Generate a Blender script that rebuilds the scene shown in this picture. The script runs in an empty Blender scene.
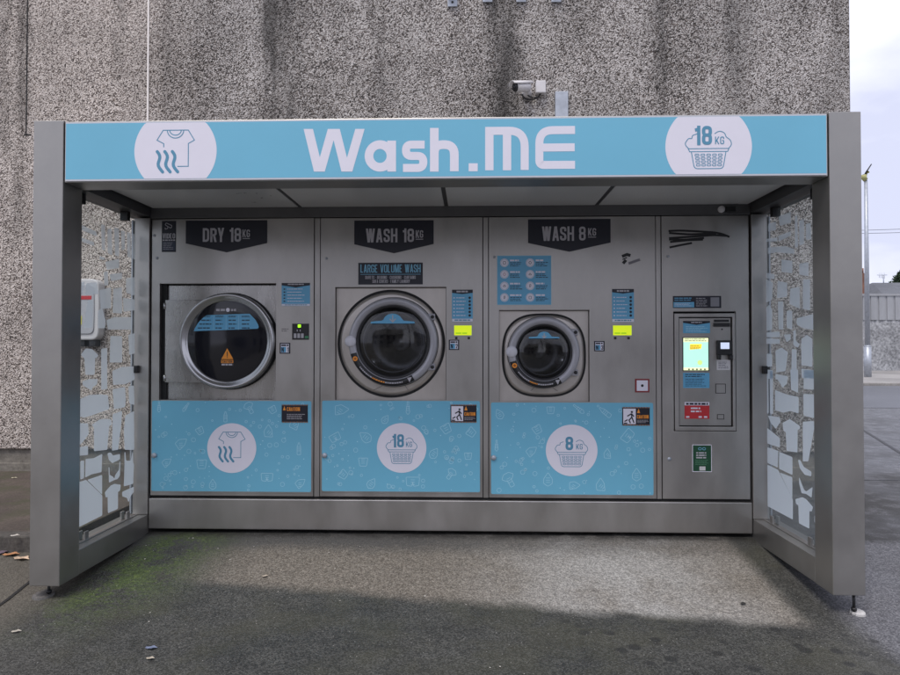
import bpy, math, random
from mathutils import Vector
R = random.Random(7)
SC = bpy.context.scene
COL = SC.collection

# ------------------------------------------------------------------ camera
CX, CY, CZ, YAW, PITCH, FPX = 2.3138, -3.45, 1.2451, -0.0318, 0.016, 669.16
cd = bpy.data.cameras.new('camera'); cam = bpy.data.objects.new('camera', cd); COL.objects.link(cam)
cam.location = (CX, CY, CZ); cam.rotation_euler = (math.pi/2+PITCH, 0, -YAW)
cd.sensor_width = 36; cd.lens = FPX/900*36; cd.clip_start = 0.05; cd.clip_end = 2000
SC.camera = cam
FW = Vector((math.sin(YAW)*math.cos(PITCH), math.cos(YAW)*math.cos(PITCH), math.sin(PITCH)))
RT = Vector((math.cos(YAW), -math.sin(YAW), 0)); UP = RT.cross(FW)
CAM = Vector((CX, CY, CZ))
def ray(px, py): return FW*FPX + RT*(px-450) + UP*(337.5-py)
def at(px, py, Y):                       # point of the plane y=Y seen at a photo pixel -> (x, z)
    d = ray(px, py); p = CAM + d*((Y-CY)/d.y); return p.x, p.z
def atx(px, py, X):                      # plane x=X -> (y, z)
    d = ray(px, py); p = CAM + d*((X-CX)/d.x); return p.y, p.z
def atg(px, py, Z):                      # plane z=Z -> (x, y)
    d = ray(px, py); p = CAM + d*((Z-CZ)/d.z); return p.x, p.y

# ------------------------------------------------------------------ world, sun, exposure
SUN_EL, SUN_AZ = 62, 200                 # degrees; the sun is behind the viewer, high
w = bpy.data.worlds.new('World'); SC.world = w; w.use_nodes = True
nt = w.node_tree; nt.nodes.clear()
def nn(nt, typ, **kw):
    n = nt.nodes.new(typ)
    for k, v in kw.items():
        if k == 'ins':
            for a, b in v.items():
                s = n.inputs[a]
                if hasattr(b, 'is_linked') or isinstance(b, bpy.types.NodeSocket): nt.links.new(b, s)
                else: s.default_value = b
        else: setattr(n, k, v)
    return n
sky = nn(nt, 'ShaderNodeTexSky', sky_type='NISHITA', sun_disc=False, sun_elevation=math.radians(SUN_EL),
         sun_rotation=math.radians(SUN_AZ), air_density=1.0, dust_density=2.0, ozone_density=1.2)
tc = nn(nt, 'ShaderNodeTexCoord')
mp = nn(nt, 'ShaderNodeMapping', ins={'Vector': tc.outputs['Generated'], 'Scale': (1.0, 1.0, 2.6)})
n1 = nn(nt, 'ShaderNodeTexNoise', ins={'Vector': mp.outputs[0], 'Scale': 2.6, 'Detail': 7.0, 'Roughness': 0.5})
cr = nn(nt, 'ShaderNodeValToRGB', ins={'Fac': n1.outputs[0]})
cr.color_ramp.elements[0].position = .40; cr.color_ramp.elements[0].color = (5.1, 5.3, 6.7, 1)
cr.color_ramp.elements[1].position = .60; cr.color_ramp.elements[1].color = (7.4, 7.5, 8.5, 1)
mx = nn(nt, 'ShaderNodeMix', data_type='RGBA', ins={0: 0.93, 6: sky.outputs[0], 7: cr.outputs[0]})
bg = nn(nt, 'ShaderNodeBackground', ins={'Color': mx.outputs[2], 'Strength': 0.10})
nt.links.new(bg.outputs[0], nn(nt, 'ShaderNodeOutputWorld').inputs[0])
sl = bpy.data.lights.new('sun', 'SUN'); sl.energy = 1.5; sl.angle = math.radians(25); sl.color = (1, .94, .87)
so = bpy.data.objects.new('sun', sl); COL.objects.link(so)
so.rotation_euler = (math.radians(90-SUN_EL), 0, math.radians(-22)); so.location = (0, -8, 12)
SC.view_settings.view_transform = 'Standard'; SC.view_settings.look = 'None'
SC.view_settings.gamma = 1; SC.view_settings.use_curve_mapping = False; SC.view_settings.exposure = 0.6

# ------------------------------------------------------------------ materials
MATS = {}
def mat(name, col=(.5,.5,.5), rough=.5, metal=0., var=0., vscale=6., bump=0., bscale=60., emit=None, estr=1., stretch=(1,1,1), spec=.5, rvar=0.):
    if name in MATS: return MATS[name]
    m = bpy.data.materials.new(name); m.use_nodes = True; t = m.node_tree; b = t.nodes['Principled BSDF']
    b.inputs['Base Color'].default_value = (*col, 1); b.inputs['Roughness'].default_value = rough; b.inputs['Metallic'].default_value = metal
    b.inputs['Specular IOR Level'].default_value = spec
    g = nn(t, 'ShaderNodeNewGeometry')
    mpp = nn(t, 'ShaderNodeMapping', ins={'Vector': g.outputs['Position'], 'Scale': stretch})
    if var or rvar:
        n = nn(t, 'ShaderNodeTexNoise', ins={'Vector': mpp.outputs[0], 'Scale': vscale, 'Detail': 6.0, 'Roughness': .62})
    if var:
        a = nn(t, 'ShaderNodeMapRange', ins={0: n.outputs[0], 1: .3, 2: .7, 3: 1-var, 4: 1+var})
        v = nn(t, 'ShaderNodeVectorMath', operation='SCALE', ins={0: (*col,), 'Scale': a.outputs[0]})
        t.links.new(v.outputs[0], b.inputs['Base Color'])
    if rvar:
        a = nn(t, 'ShaderNodeMapRange', ins={0: n.outputs[0], 1: .3, 2: .7, 3: max(.02, rough-rvar), 4: min(1, rough+rvar)})
        t.links.new(a.outputs[0], b.inputs['Roughness'])
    if bump:
        n2 = nn(t, 'ShaderNodeTexNoise', ins={'Vector': mpp.outputs[0], 'Scale': bscale, 'Detail': 4.0})
        bb = nn(t, 'ShaderNodeBump', ins={'Strength': bump, 'Distance': .003, 'Height': n2.outputs[0]})
        t.links.new(bb.outputs[0], b.inputs['Normal'])
    if emit:
        b.inputs['Emission Color'].default_value = (*emit, 1); b.inputs['Emission Strength'].default_value = estr
    MATS[name] = m; return m
def rgb(r, g, b): return tuple(((c/255)/12.92 if c <= 10 else (((c/255)+.055)/1.055)**2.4) for c in (r, g, b))

FRAME = mat('frame_metal', (.33,.32,.305), .38, .8, var=.10, vscale=3, rvar=.08, bump=.04, bscale=14)
FRAMED = mat('dark_beam_metal', (.07,.07,.075), .5, .3, var=.1)
def steel(name, col, rough, stretch):
    return mat(name, col, rough, .85, var=.11, vscale=3.2, rvar=.09, stretch=stretch)
FASCIA = steel('brushed_steel_fascia', (.415,.40,.385), .36, (1.3,1,.6))
DOORST = mat('polished_door_steel', (.42,.41,.40), .27, .85, var=.16, vscale=4, rvar=.1, stretch=(2.2,1,.5))
PLATE = mat('satin_steel_plate', (.52,.485,.455), .38, .7, var=.12, vscale=5, rvar=.1, stretch=(1,1,.5))
RINGM = mat('chrome_ring', (.42,.42,.43), .22, .9, rvar=.05, vscale=8)
PLAST = mat('grey_plastic', (.36,.36,.39), .32, .2, var=.05, vscale=10)
BLACK = mat('black_gap', (.006,.006,.007), .7)
RUBBER = mat('black_rubber', (.012,.012,.014), .45)
DKGLASS = mat('dark_door_glass', (.008,.009,.014), .07, 0, var=.2)
BLUE = mat('blue_print', rgb(110,180,208), .38, 0, var=.03, vscale=2)
BLUEL = mat('pale_blue_line', rgb(168,214,232), .42)
BLUES = mat('sticker_blue', rgb(98,168,206), .4, var=.04)
BLUED = mat('icon_blue', rgb(84,142,172), .45)
WHITE = mat('white_print', rgb(222,220,232), .42, var=.02)
NAVY = mat('navy_print', rgb(22,24,38), .4)
GREYT = mat('grey_lettering', rgb(176,174,180), .5)
CYANT = mat('cyan_lettering', rgb(120,180,208), .5)
ORANGE = mat('orange_print', rgb(238,150,50), .5)
RED = mat('red_print', rgb(190,46,52), .45)
GREEN = mat('green_print', rgb(24,72,48), .45)
WPLAS = mat('white_plastic', rgb(205,203,205), .5, var=.05)
GALV = mat('galvanised_steel', (.40,.43,.48), .45, .5, var=.15, vscale=12)
YSCREEN = mat('lit_yellow_display', rgb(220,240,30), .5, emit=rgb(205,225,30), estr=.42)
TSCREEN = mat('lit_touch_screen', rgb(190,240,225), .4, emit=rgb(185,240,220), estr=.55)
TSCRY = mat('lit_screen_cream', rgb(240,245,200), .4, emit=rgb(240,248,190), estr=.62)
TSCRO = mat('lit_screen_yellow', rgb(240,210,60), .4, emit=rgb(240,205,60), estr=.8)
LEDG = mat('lit_green_led', rgb(160,230,40), .4, emit=rgb(150,240,30), estr=1.0)
CEIL = mat('ceiling_sheet', (.74,.735,.73), .32, .2, var=.06, vscale=1.5, rvar=.06)
INK = mat('black_marker_ink', (.008,.008,.01), .5)

def glassmat(name, tint, fres=1.45, rough=.02, film=0.):
    m = bpy.data.materials.new(name); m.use_nodes = True; t = m.node_tree; t.nodes.clear()
    tr = nn(t, 'ShaderNodeBsdfTransparent', ins={'Color': (*tint, 1)})
    gl = nn(t, 'ShaderNodeBsdfGlossy', ins={'Color': (1,1,1,1), 'Roughness': rough})
    fr = nn(t, 'ShaderNodeFresnel', ins={'IOR': fres})
    bf = nn(t, 'ShaderNodeNewGeometry').outputs['Backfacing']      # the rear face of the pane must not reflect totally
    ff = nn(t, 'ShaderNodeMath', operation='MULTIPLY', ins={0: fr.outputs[0], 1: nn(t, 'ShaderNodeMath', operation='SUBTRACT', ins={0: 1.0, 1: bf}).outputs[0]})
    mxx = nn(t, 'ShaderNodeMixShader', ins={0: ff.outputs[0], 1: tr.outputs[0], 2: gl.outputs[0]})
    out = mxx
    if film:
        df = nn(t, 'ShaderNodeBsdfDiffuse', ins={'Color': (.45,.5,.53,1)})
        out = nn(t, 'ShaderNodeMixShader', ins={0: film, 1: mxx.outputs[0], 2: df.outputs[0]})
    t.links.new(out.outputs[0], nn(t, 'ShaderNodeOutputMaterial').inputs[0]); return m
GLASS = glassmat('side_glass', (.95,.975,.965), fres=1.3, film=.04)
GLASSW = glassmat('washer_glass', (.66,.68,.71), 1.55, .05)
GLASSH = glassmat('side_glass_sky_reflection', (.93,.96,.965), fres=1.35, film=.14)  # right pane: reflected sky put in as a pale diffuse veil
def frostmat():
    m = bpy.data.materials.new('frosted_film'); m.use_nodes = True; t = m.node_tree; t.nodes.clear()
    df = nn(t, 'ShaderNodeBsdfDiffuse', ins={'Color': (.84,.89,.92,1)})
    tl = nn(t, 'ShaderNodeBsdfTranslucent', ins={'Color': (.84,.89,.93,1)})
    tr = nn(t, 'ShaderNodeBsdfTransparent', ins={'Color': (.9,.95,1,1)})
    a = nn(t, 'ShaderNodeMixShader', ins={0: .5, 1: df.outputs[0], 2: tl.outputs[0]})
    z_ = nn(t, 'ShaderNodeSeparateXYZ', ins={0: nn(t, 'ShaderNodeNewGeometry').outputs['Position']}).outputs[2]
    fade = nn(t, 'ShaderNodeMapRange', ins={0: z_, 1: .8, 2: 1.9, 3: .08, 4: .42}).outputs[0]      # the printed film thins out towards the top
    b = nn(t, 'ShaderNodeMixShader', ins={0: fade, 1: a.outputs[0], 2: tr.outputs[0]})
    t.links.new(b.outputs[0], nn(t, 'ShaderNodeOutputMaterial').inputs[0]); return m
FROST = frostmat()

class NT:                                     # small expression helper for the big surface materials
    def __init__(s, name):
        s.m = bpy.data.materials.new(name); s.m.use_nodes = True; s.t = s.m.node_tree
        s.b = s.t.nodes['Principled BSDF']; s.pos = nn(s.t, 'ShaderNodeNewGeometry').outputs['Position']
        xyz = nn(s.t, 'ShaderNodeSeparateXYZ', ins={0: s.pos}); s.x, s.y, s.z = xyz.outputs
    def noise(s, sc, det=5., rough=.6, stretch=None, out=0):
        v = s.pos
        if stretch: v = nn(s.t, 'ShaderNodeMapping', ins={'Vector': s.pos, 'Scale': stretch}).outputs[0]
        return nn(s.t, 'ShaderNodeTexNoise', ins={'Vector': v, 'Scale': sc, 'Detail': det, 'Roughness': rough}).outputs[out]
    def vor(s, sc, feat='F1', out='Distance'):
        return nn(s.t, 'ShaderNodeTexVoronoi', feature=feat, ins={'Vector': s.pos, 'Scale': sc}).outputs[out]
    def op(s, o, a, b=0., c=0.): return nn(s.t, 'ShaderNodeMath', operation=o, ins={0: a, 1: b, 2: c}).outputs[0]
    def mr(s, v, a, b, c=0., d=1., smooth=True):
        return nn(s.t, 'ShaderNodeMapRange', interpolation_type='SMOOTHSTEP' if smooth else 'LINEAR', ins={0: v, 1: a, 2: b, 3: c, 4: d}).outputs[0]
    def mul(s, *a):
        r = a[0]
        for k in a[1:]: r = s.op('MULTIPLY', r, k)
        return r
    def mix(s, f, a, b):
        f4 = lambda c: (*c, 1) if isinstance(c, tuple) and len(c) == 3 else c
        return nn(s.t, 'ShaderNodeMix', data_type='RGBA', ins={0: f, 6: f4(a), 7: f4(b)}).outputs[2]
    def scale(s, c, f): return nn(s.t, 'ShaderNodeVectorMath', operation='SCALE', ins={0: c, 'Scale': f}).outputs[0]
    def ramp(s, v, *els):
        r = nn(s.t, 'ShaderNodeValToRGB', ins={0: v}); e = r.color_ramp.elements
        while len(e) < len(els): e.new(.5)
        for k, (p, c) in enumerate(els): e[k].position = p; e[k].color = (*c, 1)
        return r.outputs[0]
    def bump(s, h, st=.5, d=.003, prev=None):
        n = nn(s.t, 'ShaderNodeBump', ins={'Strength': st, 'Distance': d, 'Height': h})
        if prev is not None: s.t.links.new(prev, n.inputs['Normal'])
        return n.outputs[0]
    def fin(s, col, rough, nor=None):
        for k, v in (('Base Color', col), ('Roughness', rough)):
            if isinstance(v, float): s.b.inputs[k].default_value = v
            else: s.t.links.new(v, s.b.inputs[k])
        if nor is not None: s.t.links.new(nor, s.b.inputs['Normal'])
        return s.m
WY = 2.75                                    # front plane of the pebbledash building
def gauss(e, v, c, wd): # soft vertical band
    return e.mr(e.op('ABSOLUTE', e.op('SUBTRACT', v, c)), 0., wd, 1., 0.)
def pebble():
    e = NT('pebbledash')
    cells = e.vor(118., out='Color'); cv = nn(e.t, 'ShaderNodeSeparateColor', ins={0: cells}).outputs
    dist = e.vor(118.); edge = e.vor(118., 'DISTANCE_TO_EDGE')
    big = e.noise(1.1, 5.); mid = e.noise(26., 3.)
    dirt = e.mul(e.mr(e.x, at(140, 60, WY)[0], at(190, 60, WY)[0], .35, 1.), e.mr(e.noise(1.5, 6., .7, (1, 1, .5)), .36, .64))
    val = e.op('SUBTRACT', e.op('ADD', e.op('MULTIPLY', cv[0], .92), e.op('MULTIPLY', mid, .22)), e.mul(dirt, .20))
    c = e.ramp(val, (.08, (.022,.019,.018)), (.26, (.11,.092,.085)), (.42, (.31,.285,.27)), (.85, (.68,.65,.63)))
    c = e.mix(e.mr(cv[1], .72, .95, 0., .35), c, (.25,.19,.14))
    c = e.mix(e.mr(edge, .0, .06, .5, 0.), c, (.03,.027,.026))
    xs = lambda px: at(px, 60, WY)[0]
    wob = e.op('ADD', e.x, e.op('MULTIPLY', e.op('SUBTRACT', e.noise(1.6, 4.), .5), .22))
    streak = e.noise(5., 5., stretch=(1,1,.12))
    def band(px, wd, z0, z1, st):
        return e.mul(gauss(e, wob, xs(px), wd), e.mr(e.z, z0, z1), e.mr(streak, .3, .62), st)
    dark = None
    for a in ((271,.15,2.3,3.0,1.3),(286,.34,2.5,3.6,.7),(505,.27,2.2,3.2,1.05),(660,.18,2.9,3.7,.7),(378,.12,3.0,3.9,.6),(735,.22,2.9,4.2,.6),(14,.22,1.8,3.4,.95),(168,.10,2.6,3.9,.45),(838,.16,-1,0,.5),(120,.12,3.5,4.2,.5)):
        k = band(*a); dark = k if dark is None else e.op('MAXIMUM', dark, k)
    c = e.mix(e.op('MINIMUM', e.mul(dark, 1.0), .88), c, e.scale(c, .18))
    warm = e.mr(e.x, xs(120), xs(240), 1., 0.)
    c = e.mix(e.mul(warm, .6), c, e.scale(c, 1.35))
    c = nn(e.t, 'ShaderNodeMix', data_type='RGBA', blend_type='MULTIPLY', ins={0: e.mul(warm, .6), 6: c, 7: (1.0,.92,.85,1)}).outputs[2]
    c = e.scale(c, e.mr(big, .3, .72, .78, 1.12))
    return e.fin(c, .85, e.bump(e.op('MULTIPLY', dist, -1.), .9, .008))
PEB = pebble()
def asphalt():
    e = NT('asphalt')
    grain = e.noise(170., 3.); cell = e.vor(150., out='Color'); cs = nn(e.t, 'ShaderNodeSeparateColor', ins={0: cell}).outputs
    big = e.noise(.9, 5.); med = e.noise(5., 5.); fine = e.noise(38., 4.)
    g = e.op('ADD', e.mul(cs[0], .5), e.mul(grain, .6))
    wet = e.scale(e.ramp(g, (.24, (.016,.016,.014)), (.5, (.034,.034,.030)), (.82, (.090,.089,.081))), e.mr(med, .3, .7, .8, 1.2))
    wet = e.mix(e.mul(e.mr(e.noise(2.2, 4.), .45, .65), .35), wet, (.060,.058,.034))
    drybase = e.ramp(g, (.2, (.060,.051,.040)), (.5, (.130,.113,.092)), (.8, (.25,.225,.19)))
    pale = e.mul(gauss(e, e.x, 3.15, 1.15), e.mr(e.noise(3., 5.), .3, .6, .35, 1.))
    drybase = e.mix(e.mul(pale, .75), drybase, e.ramp(g, (.2, (.17,.17,.165)), (.5, (.30,.295,.285)), (.85, (.50,.49,.47))))
    drybase = e.scale(drybase, e.mr(fine, .3, .7, .82, 1.15))
    # drier ground sheltered by the canopy: its front limit wanders
    yb = e.op('ADD', e.mr(e.x, .3, 4.2, .28, -.17, False), e.mul(e.op('SUBTRACT', e.noise(3.2, 6.), .5), .16))
    dry = e.mul(e.mr(e.op('SUBTRACT', e.y, yb), -.05, .09), e.mr(e.x, .45, 1.1), e.mr(e.x, 4.02, 3.9), e.mr(e.y, 2.2, 2.0))
    c = e.mix(dry, wet, drybase)
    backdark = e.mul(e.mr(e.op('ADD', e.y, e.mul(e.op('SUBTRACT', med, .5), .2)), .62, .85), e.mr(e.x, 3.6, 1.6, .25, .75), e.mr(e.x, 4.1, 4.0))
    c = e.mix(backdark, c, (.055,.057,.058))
    # moss along the left sill
    q = e.op('SUBTRACT', e.x, e.op('ADD', .17, e.mul(e.y, .12)))
    mo = e.mul(e.mr(q, -.15, .12), e.mr(q, .70, .12), e.mr(e.y, -.6, .35, .0, 1.), e.mr(e.op('ADD', e.mul(e.noise(5., 6.), .6), e.mul(fine, .4)), .42, .54), e.mr(e.y, 1.05, .9))
    mossc = e.ramp(e.noise(55., 5., .75), (.32, (.020,.027,.010)), (.5, (.052,.080,.020)), (.68, (.14,.19,.045)))
    c = e.mix(e.mul(mo, .9), c, mossc)
    # asphalt to the right and behind: wet sky sheen painted as paler, bluer colour
    rt = e.op('MAXIMUM', e.mr(e.op('ADD', e.x, e.mul(med, .06)), 4.12, 4.3), e.mr(e.y, 2.3, 2.5))
    c = e.mix(e.mul(rt, .9), c, e.scale(e.ramp(g, (.2, (.045,.045,.05)), (.55, (.095,.095,.106)), (.85, (.21,.21,.225))), e.mr(big, .3, .7, .8, 1.15)))
    c = e.mix(e.mr(e.y, 2.9, 3.3), c, e.scale(c, 1.5))  # brighter far off: reflected sky put into the base colour
    # brown strip at the very left
    lf = e.mul(e.mr(e.x, .25, -.1), e.mr(e.y, .9, .6))
    c = e.mix(e.mul(lf, .75), c, e.ramp(g, (.2, (.055,.048,.038)), (.8, (.14,.125,.10))))
    # darker damp spots
    sp = nn(e.t, 'ShaderNodeTexVoronoi', ins={'Vector': e.pos, 'Scale': 9.}).outputs
    spm = e.mul(e.mr(sp['Distance'], .34, .22), e.mr(e.noise(2.6, 4.), .44, .52), e.mr(e.y, .0, -.15), e.mr(e.x, 2.5, 3.0))
    c = e.mix(e.mul(spm, .75), c, (.014,.014,.013))
    # cracks and grime gathered along the plinth
    ck = nn(e.t, 'ShaderNodeVectorMath', operation='ADD', ins={0: e.pos, 1: nn(e.t, 'ShaderNodeVectorMath', operation='SCALE', ins={0: e.noise(2.5, 5., out=1), 'Scale': .5}).outputs[0]}).outputs[0]
    cv = nn(e.t, 'ShaderNodeTexVoronoi', feature='DISTANCE_TO_EDGE', ins={'Vector': ck, 'Scale': .75}).outputs['Distance']
    crk = e.mul(e.mr(cv, .0, .008, 1., 0.), e.mr(e.noise(1.1, 3.), .5, .56))
    c = e.mix(e.mul(crk, e.mr(e.y, 2.4, 2.8), .7), c, (.02,.019,.017))
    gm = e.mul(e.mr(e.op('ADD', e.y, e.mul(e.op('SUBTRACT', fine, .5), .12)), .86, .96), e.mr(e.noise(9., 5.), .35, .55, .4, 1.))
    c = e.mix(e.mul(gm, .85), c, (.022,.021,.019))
    # pale grit
    gr = e.vor(42.); gc = nn(e.t, 'ShaderNodeSeparateColor', ins={0: e.vor(42., out='Color')}).outputs
    grit = e.mul(e.mr(gr, .13, .07), e.mr(gc[1], .80, .84))
    c = e.mix(e.mul(grit, .8), c, (.42,.41,.38))
    wetg = e.mr(e.noise(1.3, 4.), .35, .65, .5, .7)
    rough = e.op('ADD', e.mul(e.op('SUBTRACT', 1., dry), wetg), e.mul(dry, .85))
    rough = e.op('SUBTRACT', rough, e.mul(e.mr(e.y, 2.9, 3.4), .26))
    h = e.op('ADD', e.mul(e.vor(150.), -.7), e.mul(grain, .5))
    return e.fin(c, rough, e.bump(fine, .14, .005, e.bump(h, .5, .004)))
ASPH = asphalt()
def simple_rough(name, lo, hi, sc=60., big=2., rough=.85, bumpd=.004, moss=None):
    e = NT(name); n = e.noise(sc, 5.); b = e.noise(big, 5.)
    c = e.scale(e.ramp(n, (.3, lo), (.7, hi)), e.mr(b, .3, .7, .7, 1.2))
    if moss: c = e.mix(e.mul(e.mr(e.noise(3.3, 6.), .45, .65), .6), c, moss)
    return e.fin(c, rough, e.bump(n, .5, bumpd))
PLIN = simple_rough('stained_concrete', (.12,.11,.095), (.24,.22,.19), 30., 1.6)
PAVE = simple_rough('brown_pavement', (.055,.043,.036), (.12,.095,.08), 70., 1.8, .75, moss=(.05,.055,.025))
KERB = simple_rough('kerb_concrete', (.05,.045,.04), (.11,.10,.09), 50., 3.)
FPATH = simple_rough('far_footpath', (.22,.21,.2), (.32,.31,.3), 20., .5)
FROAD = simple_rough('wet_road', (.05,.052,.06), (.085,.088,.10), 40., .3, .35)

# ------------------------------------------------------------------ mesh builder
class MB:
    def __init__(s): s.v = []; s.f = []; s.mi = []; s.mats = []; s.sm = []
    def k(s, m):
        if m not in s.mats: s.mats.append(m)
        return s.mats.index(m)
    def add(s, vs, fs, m, smooth=False):
        o = len(s.v); s.v += [tuple(p) for p in vs]; k = s.k(m)
        for f in fs: s.f.append(tuple(i+o for i in f)); s.mi.append(k); s.sm.append(smooth)
    def box(s, x0, x1, y0, y1, z0, z1, m):
        v = [(x, y, z) for z in (z0, z1) for y in (y0, y1) for x in (x0, x1)]
        s.add(v, [(0,2,3,1),(4,5,7,6),(0,1,5,4),(2,6,7,3),(0,4,6,2),(1,3,7,5)], m); return s
    def frame(s, o, i, y0, y1, m):            # plate with a rectangular hole, o and i = (x0,x1,z0,z1)
        v = []
        for y in (y0, y1):
            for (a, b, c, d) in (o, i): v += [(a, y, c), (b, y, c), (b, y, d), (a, y, d)]
        f = []
        for k in range(4):
            n = (k+1) % 4
            f += [(k, n, 4+n, 4+k), (8+n, 8+k, 12+k, 12+n), (n, k, 8+k, 8+n), (4+k, 4+n, 12+n, 12+k)]
        s.add(v, f, m); return s
    def lathe(s, cx, cz, y, prof, m, n=64, smooth=True, sq=None, a0=0, a1=360):   # axis along y; profile (r, depth towards viewer)
        full = (a1-a0) >= 360; N = n if full else n+1; vs = []
        for (r, d) in prof:
            for k in range(N):
                a = math.radians(a0+(a1-a0)*k/n); c, q = math.cos(a), math.sin(a)
                if sq: h = (abs(c)**sq+abs(q)**sq)**(-1/sq); c *= h; q *= h
                vs.append((cx+r*c, y-d, cz+r*q))
        fs = []
        for p in range(len(prof)-1):
            for k in range(n):
                a = p*N+k; b = p*N+(k+1) % N
                fs.append((a, b, b+N, a+N))
        s.add(vs, fs, m, smooth); return s
    def disc(s, cx, cz, y, r, m, n=48, zc=None):
        v = []
        for k in range(n):
            a = 2*math.pi*k/n; x = cx+r*math.cos(a); z = cz+r*math.sin(a)
            if zc: z = min(max(z, zc[0]), zc[1])
            v.append((x, y, z))
        s.add(v, [tuple(range(n))], m); return s
    def tube(s, pts, r, m, n=8, caps=True):
        P = [Vector(p) for p in pts]; vs = []; rr = r if isinstance(r, (list, tuple)) else [r]*len(P)
        for k, p in enumerate(P):
            d = (P[min(k+1, len(P)-1)]-P[max(k-1, 0)]).normalized()
            a = d.cross(Vector((0,0,1)) if abs(d.z) < .9 else Vector((1,0,0))).normalized(); b = d.cross(a)
            for j in range(n):
                t = 2*math.pi*j/n; vs.append(p+(a*math.cos(t)+b*math.sin(t))*rr[k])
        fs = [(k*n+j, k*n+(j+1) % n, (k+1)*n+(j+1) % n, (k+1)*n+j) for k in range(len(P)-1) for j in range(n)]
        if caps: fs += [tuple(range(n-1, -1, -1)), tuple((len(P)-1)*n+j for j in range(n))]
        s.add(vs, fs, m, True); return s
    def prism(s, pts, y0, y1, m):             # polygon of (x,z) extruded along y
        n = len(pts); v = [(x, y0, z) for x, z in pts]+[(x, y1, z) for x, z in pts]
        s.add(v, [tuple(range(n)), tuple(range(2*n-1, n-1, -1))]+[(k, k+n, (k+1) % n+n, (k+1) % n) for k in range(n)], m); return s
    def ribbon(s, pts, w, mp, m, closed=False):
        P = [Vector((a, b)) for a, b in pts]; Q = [P[0]]
        for p in P[1:]:
            if (p-Q[-1]).length > 1e-7: Q.append(p)
        if closed and (Q[0]-Q[-1]).length < 1e-7: Q.pop()
        P = Q; n = len(P); L = []
        for i in range(n):
            a = P[(i-1) % n] if (closed or i > 0) else None; b = P[(i+1) % n] if (closed or i < n-1) else None
            d1 = (P[i]-a).normalized() if a is not None else None; d2 = (b-P[i]).normalized() if b is not None else None
            if d1 is None: d1 = d2
            if d2 is None: d2 = d1
            n1_ = Vector((-d1.y, d1.x)); n2_ = Vector((-d2.y, d2.x)); t = n1_+n2_
            t = n1_ if t.length < .2 else t.normalized()
            L.append(t*(w/2/max(.45, t.dot(n1_))))
        vs = [mp(*(P[i]+L[i])) for i in range(n)]+[mp(*(P[i]-L[i])) for i in range(n)]
        fs = [(i, i+n, (i+1) % n+n, (i+1) % n) for i in range(n if closed else n-1)]
        s.add(vs, fs, m); return s
    def build(s, name, parent=None, bevel=0., seg=2, org=None):
        o_ = Vector(org) if org else (Vector(parent.get('_o', (0,0,0))) if parent else Vector((0,0,0)))
        me = bpy.data.meshes.new(name); me.from_pydata([tuple(Vector(p)-o_) for p in s.v], [], s.f)
        for m in s.mats: me.materials.append(m)
        me.polygons.foreach_set('material_index', s.mi); me.polygons.foreach_set('use_smooth', s.sm); me.update()
        ob = bpy.data.objects.new(name, me); COL.objects.link(ob)
        if parent: ob.parent = parent; ob['_o'] = tuple(o_)
        else: ob.location = o_
        if bevel:
            b = ob.modifiers.new('bevel', 'BEVEL'); b.width = bevel; b.segments = seg; b.limit_method = 'ANGLE'; b.angle_limit = math.radians(50)
        return ob
def tag(o, label=None, cat=None, group=None, kind=None):
    if label: o['label'] = label
    if cat: o['category'] = cat
    if group: o['group'] = group
    if kind: o['kind'] = kind
    return o
def thing(name, loc, label, cat, group=None):
    o = bpy.data.objects.new(name, None); COL.objects.link(o); o.location = loc; o['_o'] = tuple(loc); o.empty_display_size = .1
    return tag(o, label, cat, group)

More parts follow.
